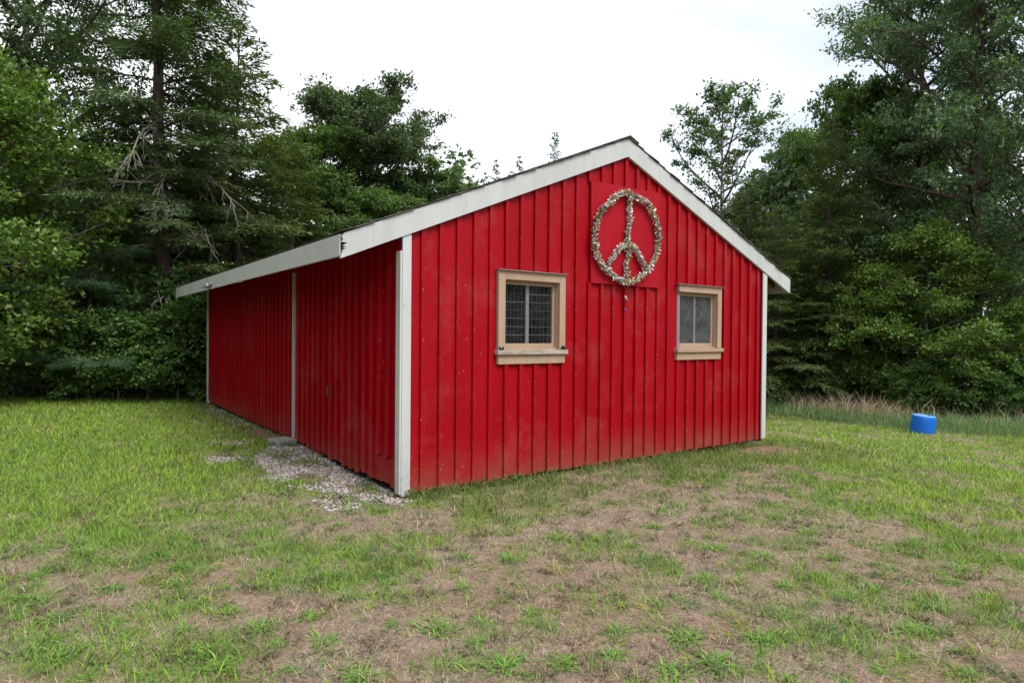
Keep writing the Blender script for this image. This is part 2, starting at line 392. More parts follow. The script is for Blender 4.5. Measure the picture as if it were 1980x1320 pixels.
def ground_mat():
    m, nt, b, out = mat_new('lawn_soil')
    at = N(nt, 'ShaderNodeAttribute'); at.attribute_name = 'tint'
    g = N(nt, 'ShaderNodeTexCoord').outputs['Object']
    n1 = noise(nt, g, 38, 6, 0.7); n2 = noise(nt, g, 6, 4, 0.6); n3 = noise(nt, g, 140, 3, 0.6)
    k = math_n(nt, 'MULTIPLY', ramp(nt, n1, 0.3, 0.7, 0.55, 1.3), ramp(nt, n2, 0.3, 0.7, 0.8, 1.15))
    k = math_n(nt, 'MULTIPLY', k, ramp(nt, n3, 0.3, 0.7, 0.75, 1.2))
    v = N(nt, 'ShaderNodeVectorMath', operation='SCALE'); nt.links.new(at.outputs['Color'], v.inputs[0]); nt.links.new(k, v.inputs['Scale'])
    c = mixc(nt, ramp(nt, noise(nt, g, 2.6, 5, 0.65), 0.60, 0.72, 0, 0.6), v.outputs[0], (0.21, 0.10, 0.035))   # rusty moss patches
    nt.links.new(c, b.inputs['Base Color']); b.inputs['Roughness'].default_value = 0.95; b.inputs['Specular IOR Level'].default_value = 0.1
    bump(nt, math_n(nt, 'ADD', n1, n3), b, 0.7, 0.02); return m
ground = link('ground', gme, ground_mat()); tag(ground, kind='structure')

# ------------------------------------------------------------------ barn
barn = empty('barn', (BX, BY, 0), TH)
tag(barn, 'red board and batten barn with white trim and low gable roof standing on the lawn', 'barn')
EO = 0.62; ZT = 2.482; RISE = 1.5346; HB = 0.222; SP = 0.2032; B0 = 0.012
def zr(a): return ZT + RISE * (1 - abs(a - W / 2) / (W / 2 + EO))      # top line of the rake boards
WINS = [(1.20, 1.965, 1.40, 2.165), (4.125, 4.90, 1.40, 2.165)]        # openings
CUTS = [(1.13, 2.03, 1.33, 2.23), (4.07, 4.965, 1.33, 2.23)]

def gable_boards(a0, a1, zb, y0, y1, parent, topoff=0.05):
    """one board of the gable between a0 and a1: whole, notched at a window edge, or in two lengths above and below a window"""
    def top(r): 
        t = [(a1, zr(a1) - topoff)] + ([(W / 2, zr(W / 2) - topoff)] if a0 < W / 2 < a1 else []) + [(a0, zr(a0) - topoff)]
        return t
    w = [q for q in CUTS if q[0] < a1 and q[1] > a0]
    if not w: polys = [[(a0, zb), (a1, zb)] + top(0)]
    else:
        w = w[0]
        if w[0] <= a0 and w[1] >= a1: polys = [[(a0, zb), (a1, zb), (a1, w[2]), (a0, w[2])], [(a0, w[3]), (a1, w[3])] + top(0)]
        elif w[0] > a0: polys = [[(a0, zb), (a1, zb), (a1, w[2]), (w[0], w[2]), (w[0], w[3]), (a1, w[3])] + top(0)]
        else: polys = [[(a0, zb), (a1, zb)] + top(0) + [(a0, w[3]), (w[1], w[3]), (w[1], w[2]), (a0, w[2])]]
    for p in polys: prism_tri(p, y0, y1, 'board', RED, parent)
def prism_tri(poly, y0, y1, name, mat, parent, bevel=0):
    """prism of a non-convex outline; bmesh triangulates its caps"""
    import bmesh
    bm = bmesh.new(); f = bm.faces.new([bm.verts.new((x, y0, z)) for x, z in poly])
    r = bmesh.ops.extrude_face_region(bm, geom=[f]); bmesh.ops.translate(bm, verts=[g for g in r['geom'] if isinstance(g, bmesh.types.BMVert)], vec=(0, y1 - y0, 0))
    bmesh.ops.triangulate(bm, faces=[g for g in bm.faces if len(g.verts) > 4]); bmesh.ops.recalc_face_normals(bm, faces=bm.faces)
    me = bpy.data.meshes.new(name); bm.to_mesh(me); bm.free(); return link(name, me, mat, parent)

gw = MB(); gw.box(0.06, W - 0.06, 0.03, 0.07, 0.02, 0.14)
gable_wall = gw.build('gable_wall', RED, barn)
nb = int(W / SP) + 1
for k in range(nb + 1):
    a0 = max(B0 + (k - 1) * SP + 0.002, 0.012); a1 = min(B0 + k * SP - 0.002, W - 0.012)
    if a1 - a0 < 0.02: continue
    j = random.uniform(-0.0015, 0.0015); zb = random.uniform(-0.004, 0.012)
    gable_boards(a0, a1, zb, j, 0.022 + j, gable_wall)
for k in range(1, nb):
    c = B0 + k * SP; w = 0.026 + random.uniform(-0.002, 0.002); a0, a1 = c - w, c + w
    if a1 > W - 0.06: continue
    # the plywood sign panel is nailed over shortened battens
    hit = 2.45 - w < c < 3.66 + w
    tw = [q for q in CUTS if a1 > q[0] and a0 < q[1]]
    zb = random.uniform(-0.012, 0.012); lean = random.uniform(-0.004, 0.004)
    y0, y1 = -0.029 + random.uniform(-0.003, 0.002), 0.001
    spans = []
    if hit: spans = [(zb, 2.205), (3.405, None)]
    elif tw: spans = [(zb, 1.335), (2.25, None)]
    else: spans = [(zb, None)]
    for z0, z1 in spans:
        t0 = zr(a0) - 0.05 if z1 is None else z1; t1 = zr(a1) - 0.05 if z1 is None else z1
        m = MB(); m.prism_xz([(a0 + lean, z0), (a1 + lean, z0 + random.uniform(-.004, .004)), (a1, t1), (a0, t0)], y0, y1)
        m.build('batten', RED, gable_wall)

# long left wall: fixed part, sliding door, battens
def zbot(b): return 0.03 + 0.055 * min(b / 3.2, 1) if b < 3.3 else 0.085
ZW = 2.69
sw = MB(); sw.box(0.03, 0.07, 0.06, L - 0.06, 0.09, 0.2)
side_wall = sw.build('side_wall', RED, barn)
dw = MB(); dw.box(-0.012, 0.004, 6.6, 9.0, 0.085, 0.135)
door = dw.build('sliding_door', RED, barn)
tag(door, 'sliding door of red boards and battens behind a thin white stop')
BB = 0.2526 - SP
for k in range(int(L / SP) + 2):
    b0 = max(BB + (k - 1) * SP + 0.002, 0.012); b1 = min(BB + k * SP - 0.002, L - 0.012)
    if b1 - b0 < 0.02: continue
    j = random.uniform(-0.0015, 0.0015); m = MB(); zb = zbot((b0 + b1) / 2) + random.uniform(-0.02, 0.008) * (b0 < 3.3)
    m.box(j, 0.022 + j, b0, b1, zb, ZW); m.build('board', RED, door if b0 > 3.3 else side_wall)
for k in range(1, int(L / SP) + 1):
    c = BB + k * SP; w = 0.026 + random.uniform(-0.002, 0.002)
    if c < 0.16 or c > L - 0.1 or abs(c - 3.33) < 0.06: continue
    zb = zbot(c) + random.uniform(-0.035, 0.02) * (1 if c < 3.3 else 0.2)
    if 6.6 < c < 9: zb = 0.137
    le = random.uniform(-0.006, 0.006); y0 = -0.038 + random.uniform(-0.005, 0.003)
    m = MB()
    if c < 0.5:      # mended batten with a gap
        m.prism_yz([(c - w, 1.185), (c + w, 1.18), (c + w, ZW), (c - w, ZW)], y0, 0.001)
        m2 = MB(); m2.prism_yz([(c - w + 0.01, 0.33), (c + w + 0.01, 0.30), (c + w, 1.165), (c - w, 1.17)], y0 - 0.006, 0.001); m2.build('batten', RED, side_wall)
    else: m.prism_yz([(c - w + le, zb), (c + w + le, zb + random.uniform(-.01, .01)), (c + w, ZW), (c - w, ZW)], y0, 0.001)
    m.build('batten', RED, door if c > 3.35 else side_wall)
MB().box(-0.040, -0.001, 3.318, 3.340, 0.10, 2.40).build('door_stop', WHITE, barn)
# rusty pull on the fixed wall
h = MB(); h.box(-0.036, -0.027, 1.83, 1.89, 0.79, 0.80); h.box(-0.036, -0.027, 1.83, 1.89, 0.93, 0.94)
h.tube([(-0.03, 1.86, 0.80), (-0.065, 1.86, 0.815), (-0.075, 1.86, 0.865), (-0.065, 1.86, 0.915), (-0.03, 1.86, 0.93)], 0.013, 6)
h.box(-0.0365, -0.0275, 1.835, 1.885, 0.802, 0.928)
h.build('door_pull', RUST, barn)
# unseen walls (right and rear), simple boards and battens
m = MB(); m.box(W - 0.022, W, 0.012, L - 0.012, -0.05, ZW)
for k in range(1, 45): m.box(W - 0.001, W + 0.02, k * SP - 0.026, k * SP + 0.026, -0.05, ZW)
m.build('right_wall', RED, barn)
m = MB(); m.prism_xz([(0.012, 0.0), (W - 0.012, -0.05), (W - 0.012, zr(W) - 0.05), (W / 2, zr(W / 2) - 0.05), (0.012, zr(0) - 0.05)], L - 0.022, L)
m.build('rear_wall', RED, barn)
MB().box(0.03, W - 0.03, 0.08, L - 0.04, -0.02, 0.0).build('floor_slab', DARK, barn)

# corner boards
cp = MB(); cp.box(-0.026, 0.070, -0.046, -0.026, -0.02, zr(0) - 0.2)
cp1 = cp.build('corner_board', WHITE, barn, bevel=0.004)
MB().box(-0.0455, -0.0225, -0.036, 0.060, 0.0, 2.37).build('corner_board', WHITE, barn, bevel=0.004)
MB().box(-0.0215, -0.001, -0.0255, 0.05, 0.02, zr(0) - 0.14).build('corner_post', RED, barn)
MB().box(-0.0285, -0.0262, -0.044, -0.028, 2.39, 2.50).build('tape_strip', BLUE_TAPE, barn)
MB().box(W - 0.085, W + 0.018, -0.046, -0.024, 0.015, zr(W) - 0.2).build('corner_board', WHITE, barn, bevel=0.004)
MB().box(W + 0.0005, W + 0.017, -0.0235, 0.06, 0.015, zr(W) - 0.2).build('corner_board', WHITE, barn, bevel=0.004)
MB().box(-0.05, -0.001, L - 0.075, L + 0.03, 0.06, 2.62).build('corner_board', WHITE, barn, bevel=0.004)
MB().box(0.0, 0.10, L + 0.002, L + 0.03, 0.06, 2.62).build('corner_board', WHITE, barn, bevel=0.004)

# roof
EA0, EA1 = -EO, W + EO
RB0, RB1 = -0.085, L + 0.16
def slope_poly(a0, a1, off0, off1): return [(a0, zr(a0) + off0), (a1, zr(a1) + off0), (a1, zr(a1) + off1), (a0, zr(a0) + off1)]
roof = empty_roof = None
m = MB(); m.prism_xz([(W / 2, zr(W / 2) - 0.024), (EA1 + 0.005, zr(EA1) - 0.026), (EA1 + 0.005, zr(EA1) + 0.004), (W / 2, zr(W / 2) + 0.004)], -0.018, RB1)
m.prism_xz([(EA0 - 0.005, zr(EA0) - 0.026), (W / 2, zr(W / 2) - 0.024), (W / 2, zr(W / 2) + 0.004), (EA0 - 0.005, zr(EA0) + 0.004)], -0.018, RB1)
roof = m.build('roof', WOOD, barn)
NC = 27
for side in (0, 1):
    for k in range(NC):
        t0 = k / NC; t1 = min((k + 1.35) / NC, 1.0)           # 0 = eave, 1 = ridge
        half = W / 2 + EO + 0.03
        a0 = -EO - 0.03 + half * t0; a1 = -EO - 0.03 + half * t1
        th = 0.008; lift0 = 0.005 + 0.007; lift1 = 0.0045
        e0 = random.uniform(-0.012, 0.012); curl = 0.004 * random.random() + (0.008 if random.random() < 0.2 else 0)
        za0 = zr(a0 if side == 0 else W - a0); za1 = zr(a1 if side == 0 else W - a1)
        v = []; f = []
        ys = [RB0 + e0] + list(np.linspace(0.3, L - 0.3, 5)) + [RB1 + 0.03]
        for i, y in enumerate(ys):
            cu = curl if i == 0 else 0
            for (a, z) in ((a0, za0 + lift0 + cu), (a1, za1 + lift1 + cu * 0.4), (a1, za1 + lift1 + th * 0.6 + cu * 0.4), (a0, za0 + lift0 + th + cu)):
                v.append((a if side == 0 else W - a, y, z))
        for i in range(len(ys) - 1):
            for q in range(4):
                A_ = i * 4 + q; B_ = i * 4 + (q + 1) % 4; f.append((A_, B_, B_ + 4, A_ + 4))
        f.append((3, 2, 1, 0)); e = (len(ys) - 1) * 4; f.append((e, e + 1, e + 2, e + 3))
        mb = MB(); mb.v = v; mb.f = f
        mb.build('shingle_course', SHING_L if random.random() < 0.35 else SHING, roof)
mb = MB(); mb.prism_xz([(W / 2 - 0.16, zr(W / 2 - 0.16) + 0.026), (W / 2, zr(W / 2) + 0.024), (W / 2 + 0.16, zr(W / 2 + 0.16) + 0.026), (W / 2 + 0.16, zr(W / 2 + 0.16) + 0.036), (W / 2, zr(W / 2) + 0.036), (W / 2 - 0.16, zr(W / 2 - 0.16) + 0.036)], RB0 - 0.01, RB1 + 0.03)
mb.build('ridge_cap', SHING, roof)
# rafter tails
for k in range(15):
    b = 0.18 + k * 0.625
    for s in (0, 1):
        a0, a1 = (-EO + 0.045, 0.02) if s == 0 else (W - 0.02, W + EO - 0.045)
        q = MB(); q.prism_xz([(a0, zr(a0) - 0.145), (a1, zr(a1) - 0.145), (a1, zr(a1) - 0.03), (a0, zr(a0) - 0.03)], b, b + 0.04)
        q.build('rafter_tail', RED if s == 0 else WOOD, roof)
# red lining boards under the left eave, raw wood on the right
q = MB(); q.prism_xz([(-EO + 0.01, zr(-EO + 0.01) - 0.0285), (-0.002, zr(0) - 0.0285), (-0.002, zr(0) - 0.0265), (-EO + 0.01, zr(-EO + 0.01) - 0.0265)], -0.016, RB1 - 0.02)
q.build('eave_lining', RED, roof)
# rake boards (front), splintered at the lower left end
YF0, YF1 = -0.062, -0.024
lz = lambda a: zr(a)
bl = -EO - 0.03
splinter = [(bl, zr(bl) - HB), (W / 2, zr(W / 2) - HB), (W / 2, zr(W / 2)), (bl + 0.03, zr(bl + 0.03)), (bl + 0.012, zr(bl) - 0.02), (bl + 0.022, zr(bl) - 0.05),
            (bl + 0.008, zr(bl) - 0.072), (bl + 0.062, zr(bl) - 0.076), (bl + 0.028, zr(bl) - 0.098), (bl + 0.012, zr(bl) - 0.103), (bl + 0.050, zr(bl) - 0.116),
            (bl + 0.018, zr(bl) - 0.124), (bl + 0.044, zr(bl) - 0.134), (bl + 0.014, zr(bl) - 0.145), (bl + 0.018, zr(bl) - 0.17), (bl + 0.002, zr(bl) - 0.175)]
rk = prism_tri(splinter, YF0, YF1, 'rake_board', CREAM, barn); tag(rk, 'weathered white rake board with splintered lower end')
MB().prism_xz([(W / 2 + 0.002, zr(W / 2) - HB), (EA1, zr(EA1) - HB), (EA1, zr(EA1)), (W / 2 + 0.002, zr(W / 2))], YF0, YF1).build('rake_board', CREAM, barn)
for s in (0, 1):
    p = [(EA0, zr(EA0) - HB), (W / 2 - 0.001, zr(W / 2) - HB), (W / 2 - 0.001, zr(W / 2)), (EA0, zr(EA0))] if s == 0 else [(W / 2 + 0.001, zr(W / 2) - HB), (EA1, zr(EA1) - HB), (EA1, zr(EA1)), (W / 2 + 0.001, zr(W / 2))]
    MB().prism_xz(p, RB1 - 0.03, RB1).build('rake_board', CREAM, barn)
# dark block paints the shaded gap behind the splintered joint
MB().box(-EO - 0.02, -EO + 0.09, -0.0235, -0.004, ZT - HB + 0.03, ZT - 0.03).build('joint_gap_shade', DARK, barn)
# eave boards
fz0, fz1 = ZT - 0.216, ZT - 0.012
fb = MB(); fb.box(-EO - 0.032, -EO, -0.022, 4.55, fz0 + 0.006, fz1); fb.build('eave_board', CREAM, barn)
fb = MB(); fb.box(-EO - 0.031, -EO + 0.001, 4.553, 9.03 + 0.02, fz0 + 0.004, fz1 + 0.001); fb.build('eave_board', CREAM, barn)
MB().box(W + EO, W + EO + 0.03, -0.022, L + 0.1, fz0, fz1).build('eave_board', CREAM, barn)
# small broken lamp holder on the eave board and a torn strip below it
lh = MB(); lx = -EO - 0.034
lh.tube([(lx + 0.002, 5.70, ZT - 0.155), (lx - 0.07, 5.70, ZT - 0.165)], [0.05, 0.042], 10)
lh.tube([(lx - 0.05, 5.72, ZT - 0.17), (lx - 0.055, 6.02, ZT - 0.175)], 0.010, 6)
lh.tube([(lx + 0.002, 5.56, ZT - 0.14), (lx - 0.03, 5.56, ZT - 0.14)], 0.04, 8)
lh.build('lamp_holder', METAL, barn, smooth=True)
MB().prism_yz([(3.55, fz0 - 0.012), (3.85, fz0 - 0.004), (3.83, fz0 + 0.02), (3.70, fz0 + 0.03), (3.56, fz0 + 0.012)], lx - 0.006, lx + 0.001).build('torn_strip', SILLW, barn)

# windows
def window(o0, o1, bare_left, label):
    z0, z1 = 1.40, 2.165
    win = MB().box(o0, o1, 0.075, 0.080, z0, z1)
    root = MB(); root.box(o0 - 0.001, o1 + 0.001, 0.30, 0.31, z0 - 0.1, z1 + 0.1)      # near-black sheets stand for the unlit room behind the sash
    root.box(o0 - 0.3, o0 - 0.29, 0.08, 0.31, z0 - 0.1, z1 + 0.1); root.box(o1 + 0.29, o1 + 0.3, 0.08, 0.31, z0 - 0.1, z1 + 0.1)
    fr = MB()
    w = 0.032
    fr.box(o0, o0 + 0.008, 0.0, 0.075, z0, z1); fr.box(o1 - 0.008, o1, 0.0, 0.075, z0, z1); fr.box(o0 + 0.008, o1 - 0.008, 0.0, 0.075, z1 - 0.008, z1); fr.box(o0 + 0.008, o1 - 0.008, 0.0, 0.075, z0, z0 + 0.02)
    win = fr.build('window', TAN, barn); tag(win, label)
    c0 = -0.048
    left_w = 0.092
    if not bare_left:
        MB().box(o0 - left_w, o0, c0, 0.004, z0 + 0.0, z1 + 0.095).build('casing', TAN, win, bevel=0.003)
        MB().box(o0 + 0.001, o1 - 0.001, c0, 0.004, z1, z1 + 0.0945).build('casing', TAN, win, bevel=0.003)
    else:
        MB().box(o0 - 0.055, o0, -0.004, 0.004, z0, z1 + 0.0).build('casing', GREYJ, win, bevel=0.002)
        MB().box(o0 - 0.06, o1 - 0.001, c0, 0.004, z1, z1 + 0.0945).build('casing', TAN, win, bevel=0.003)
    MB().box(o1, o1 + 0.088, c0 - 0.001, 0.004, z0, z1 + 0.095).build('casing', TAN, win, bevel=0.003)
    MB().box(o0 - left_w - 0.012, o1 + 0.098, c0 - 0.03, -0.001, z1 + 0.0955, z1 + 0.103).build('drip_cap', METAL, win)
    MB().box(o0 - left_w - 0.022, o1 + 0.112, c0 - 0.028, 0.06, z0 - 0.052, z0 - 0.001).build('sill', SILLW if not bare_left else TAN, win, bevel=0.005)
    MB().box(o0 - left_w + 0.004, o1 + 0.087, c0 + 0.004, 0.003, z0 - 0.155, z0 - 0.053).build('apron', TAN, win, bevel=0.003)
    # sash
    sh = MB(); s0, s1, y0, y1 = o0 + 0.0085, o1 - 0.0085, 0.036, 0.074
    sh.box(s0, s0 + w, y0, y1, z0 + 0.0205, z1 - 0.0085); sh.box(s1 - w, s1, y0, y1, z0 + 0.0205, z1 - 0.0085)
    sh.box(s0 + w, s1 - w, y0, y1, z0 + 0.0205, z0 + 0.07); sh.box(s0 + w, s1 - w, y0, y1, z1 - 0.045, z1 - 0.0085)
    sh.build('sash', TAN, win)
    mid = (o0 + o1) / 2 - 0.02
    MB().box(mid - 0.022, mid + 0.022, y0 + 0.004, y1 + 0.01, z0 + 0.0705, z1 - 0.0455).build('mullion', TAUPE, win)
    for p0, p1 in ((s0 + w + 0.001, mid - 0.023), (mid + 0.023, s1 - w - 0.001)):
        MB().box(p0, p1, 0.056, 0.059, z0 + 0.071, z1 - 0.046).build('pane', GLASS_D if bare_left else GLASS, win)
        gr_ = MB(); zz0, zz1 = z0 + 0.075, z1 - 0.05
        for i in range(1, 7): gr_.box(p0 + 0.004, p1 - 0.004, 0.0535, 0.0552, zz0 + (zz1 - zz0) * i / 7 - 0.0022 + random.uniform(-.003, .003), zz0 + (zz1 - zz0) * i / 7 + 0.0022)
        for i in range(1, 6): gr_.box(p0 + (p1 - p0) * i / 6 - 0.0012, p0 + (p1 - p0) * i / 6 + 0.0012, 0.0528, 0.0534, zz0, zz1)
        gr_.build('leading', LEAD, win)
    # drying putty and a nest of debris on the sill ends
    root.build('room_dark_sheet', DARK, win)
    return win
w1 = window(1.20, 1.965, False, 'tan framed window with bare weathered sill nearer the white corner board')
w2 = window(4.125, 4.90, True, 'tan framed window with bare grey left jamb')
for (x, z) in ((1.145, 1.40), (2.01, 1.40)):
    q = MB(); 
    for i in range(5): q.tube([(x + random.uniform(-.03, .03), -0.062, z), (x + random.uniform(-.03, .03), -0.058, z + random.uniform(.015, .05))], [0.012, 0.004], 5)
    q.build('debris', DARK, w1)

# pier under the right-hand corner, stray cable
px, py = 5.80, 0.06
MB().box(5.78, 5.98, 0.03, 0.34, -0.24, -0.008).build('pier', CONC_D, barn, bevel=0.006)
MB().box(0.05, 5.73, 0.10, 0.16, -0.20, 0.018).build('sill_beam', WOOD, barn)
gx_, gy_ = from_ab(6.25, -0.62)
tb = MB(); tb.tube([(5.99, -0.02, -0.02), (6.04, -0.08, -0.09), (6.15, -0.25, -0.115), (6.30, -0.5, gz(*from_ab(6.30, -0.5)) + 0.02), (6.38, -0.62, gz(*from_ab(6.38, -0.62)) - 0.01)], 0.007, 6)
tb.build('ground_wire', METAL, barn, smooth=True)

# ------------------------------------------------------------------ peace sign
sx, sy = from_ab(3.06, -0.03)
sign = empty('peace_sign', (sx, sy, 2.19), TH)
tag(sign, 'peace symbol of silver and gold tinsel garland on a red panel under the gable peak', 'sign')
prism_tri([(-0.605, 0.005), (0.605, 0.0), (0.600, 1.235), (-0.612, 1.225)], -0.012, 0.0075, 'backing_panel', RED_PANEL, sign)
def catmull(pts, n=12, closed=False):
    P = [np.array(p, float) for p in pts]; out = []; m = len(P)
    for i in range(m if closed else m - 1):
        p0 = P[(i - 1) % m] if closed or i > 0 else P[0]; p1 = P[i]; p2 = P[(i + 1) % m]; p3 = P[(i + 2) % m] if closed or i + 2 < m else P[-1]
        for t in np.linspace(0, 1, n, endpoint=False):
            out.append(0.5 * ((2 * p1) + (-p0 + p2) * t + (2 * p0 - 5 * p1 + 4 * p2 - p3) * t * t + (-p0 + 3 * p1 - 3 * p2 + p3) * t ** 3))
    if not closed: out.append(P[-1])
    return np.array(out)
def garland(name, pts, closed, rad, dens, mixw, parent):
    """tinsel: short foil strips bristling from a wire core"""
    p2 = catmull(pts, 14, closed); pts3 = np.stack([p2[:, 0] - 3.06, np.full(len(p2), -0.062), p2[:, 1] - 2.19], -1)
    seg = np.linalg.norm(np.diff(pts3, axis=0, append=pts3[:1] if closed else pts3[-1:]), axis=1)
    cum = np.cumsum(seg); tot = cum[-1]; n = int(tot * dens)
    u = rng.random(n) * tot; i = np.searchsorted(cum, u); i = np.clip(i, 0, len(pts3) - 1)
    base = pts3[i] + rng.normal(0, 0.008, (n, 3))
    d = rng.normal(0, 1, (n, 3)); d[:, 1] -= 0.25; d /= np.linalg.norm(d, axis=1)[:, None]
    ln = rad * rng.uniform(0.55, 1.35, n); wv = rng.uniform(0.004, 0.0085, n)
    s = np.cross(d, rng.normal(0, 1, (n, 3))); s /= np.linalg.norm(s, axis=1)[:, None]
    b0 = base + d * ln[:, None] * 0.15; tip = base + d * ln[:, None]
    tip[:, 1] = np.minimum(tip[:, 1], -0.014); b0[:, 1] = np.minimum(b0[:, 1], -0.014)
    v = np.stack([b0 - s * wv[:, None], b0 + s * wv[:, None], tip + s * wv[:, None] * 0.6, tip - s * wv[:, None] * 0.6], 1).reshape(-1, 3)
    f = np.arange(n * 4).reshape(n, 4)
    pal = np.array([(0.90, 0.90, 0.88), (0.58, 0.47, 0.17), (0.07, 0.10, 0.08)])
    w = np.array(mixw)[None] * (0.35 + 1.3 * np.stack([vnoise(u * 5, u * 0 + k, 50 + k) for k in range(3)], -1))
    w = w / w.sum(1, keepdims=True); r = rng.random(n); k = (r[:, None] > np.cumsum(w, 1)).sum(1).clip(0, 2)
    colr = pal[k] * rng.uniform(0.75, 1.1, (n, 1))
    o = link(name, mesh_np(name, v, f, None, colr), TINSEL, parent)
    c = MB(); c.tube([tuple(p) for p in (list(pts3[::3]) + ([pts3[0]] if closed else []))], 0.007, 5); c.build('wire_core', DARK, o)
    return o
ring = [(3.032, 3.335), (2.87, 3.30), (2.764, 3.245), (2.70, 3.16), (2.58, 3.08), (2.500, 2.942), (2.47, 2.80), (2.463, 2.662), (2.524, 2.483), (2.672, 2.357), (2.84, 2.27), (3.021, 2.23), (3.20, 2.28), (3.356, 2.382), (3.47, 2.49), (3.546, 2.628), (3.585, 2.78), (3.578, 2.897), (3.53, 3.05), (3.449, 3.172), (3.36, 3.25), (3.236, 3.286), (3.12, 3.31)]
garland('ring_garland', ring, True, 0.041, 1300, (0.52, 0.28, 0.20), sign)
garland('upright_garland', [(3.04, 3.33), (3.05, 3.18), (3.055, 2.97), (3.02, 2.85), (3.014, 2.72), (3.05, 2.60), (3.00, 2.45), (3.02, 2.24)], False, 0.036, 1250, (0.55, 0.27, 0.18), sign)
garland('diagonal_garland', [(3.03, 2.70), (2.90, 2.66), (2.80, 2.56), (2.70, 2.44)], False, 0.037, 1250, (0.62, 0.22, 0.16), sign)
garland('diagonal_garland', [(3.03, 2.72), (3.17, 2.64), (3.26, 2.53), (3.36, 2.40)], False, 0.037, 1250, (0.45, 0.35, 0.20), sign)
cd = MB(); cd.tube([(-0.03, -0.035, 0.03), (-0.035, -0.03, -0.06), (-0.03, -0.03, -0.16), (-0.035, -0.03, -0.29)], 0.004, 5); cord = cd.build('cord', DARK, sign)
cd = MB(); cd.tube([(-0.05, -0.035, -0.13), (-0.035, -0.035, -0.155), (-0.015, -0.035, -0.185)], [0.010, 0.016, 0.009], 7); cd.build('bulb', WHITE, sign, smooth=True)
cd = MB(); cd.tube([(-0.055, -0.033, -0.285), (-0.035, -0.033, -0.30), (-0.015, -0.033, -0.305)], [0.006, 0.012, 0.006], 7); cd.build('plug', BLUE_TAPE, sign, smooth=True)

# ------------------------------------------------------------------ block, bricks, barrel
def put(a, b, rz): 
    x, y = from_ab(a, b); return (x, y, gz(x, y)), TH + rz
loc, rz = put(-0.17, 3.34, 0.18)
blk = empty('concrete_block', loc, rz); tag(blk, 'flat grey concrete block lying against the wall at the foot of the white door stop', 'block')
bm_ = MB(); bm_.box(-0.13, 0.13, -0.18, 0.18, -0.03, 0.085); bm_.build('body', CONC, blk, bevel=0.008)
MB().box(-0.1315, -0.1285, -0.10, 0.02, 0.015, 0.055).build('core_hole_shade', CONC_D, blk)  # dark plate on the face paints the shade of a core hole
for i, (a, b, r_, lab) in enumerate(((-0.16, 3.95, 0.1, 'worn flat brick half sunk in the soil next to the concrete block'), (-0.20, 4.45, -0.05, 'worn flat brick by the sliding door, farther from the concrete block'))):
    loc, rz = put(a, b, r_); q = MB(); q.box(-0.11, 0.11, -0.24, 0.24, -0.03, 0.035)
    o = q.build('flat_brick', BRICK, None, bevel=0.006); o.location = loc; o.rotation_euler = (0.02, 0.03, rz); tag(o, lab, 'brick')

bx, by = 9.0, 14.02; bz = gz(bx, by)
bar = empty('blue_barrel', (bx, by, bz - 0.02)); bar.rotation_euler = (R(3), R(4), 0.3)
tag(bar, 'cut-down blue plastic barrel upside down at the edge of the tall grass', 'barrel')
def lathe(prof, n=36):
    mb = MB()
    for r_, z_ in prof:
        for k in range(n):
            a = 2 * math.pi * k / n; mb.v.append((r_ * math.cos(a), r_ * math.sin(a), z_))
    for i in range(len(prof) - 1):
        for k in range(n):
            A_ = i * n + k; B_ = i * n + (k + 1) % n; mb.f.append((A_, B_, B_ + n, A_ + n))
    return mb
lathe([(0.222, -0.03), (0.232, 0.0), (0.238, 0.08), (0.2385, 0.19), (0.236, 0.28), (0.234, 0.32), (0.229, 0.36), (0.222, 0.385)]).build('body', BARREL, bar, smooth=True)
lathe([(0.221, 0.383), (0.214, 0.397), (0.203, 0.400), (0.197, 0.392), (0.10, 0.394), (0.001, 0.395)]).build('top', BARREL_TOP, bar, smooth=True)
lathe([(0.001, 0.412), (0.028, 0.412), (0.030, 0.394)], 16).build('bung', BARREL, bar, smooth=True).location = (0.09, -0.05, 0)

# ------------------------------------------------------------------ leaves and branches
def leaves_mesh(P, D, Nn, Ln, Wd, col, name, fold=0.25):
    n = len(P)
    D = D / np.linalg.norm(D, axis=1)[:, None]
    Sd = np.cross(D, Nn); l = np.linalg.norm(Sd, axis=1)[:, None]; Sd = Sd / np.maximum(l, 1e-6); Nn = np.cross(Sd, D)
    Ln = np.broadcast_to(Ln, n)[:, None]; Wd = np.broadcast_to(Wd, n)[:, None]
    mid = P + D * Ln * 0.45 - Nn * Wd * fold
    v = np.stack([P, mid + Sd * Wd * 0.5, P + D * Ln, mid - Sd * Wd * 0.5], 1).reshape(-1, 3)
    return mesh_np(name, v, np.arange(n * 4).reshape(n, 4), None, col)

class Wood:
    def __init__(s): s.mb = MB()
    def limb(s, pts, r0, r1, sides):
        k = len(pts); s.mb.tube(pts, [r0 + (r1 - r0) * i / (k - 1) for i in range(k)], sides, caps=False)

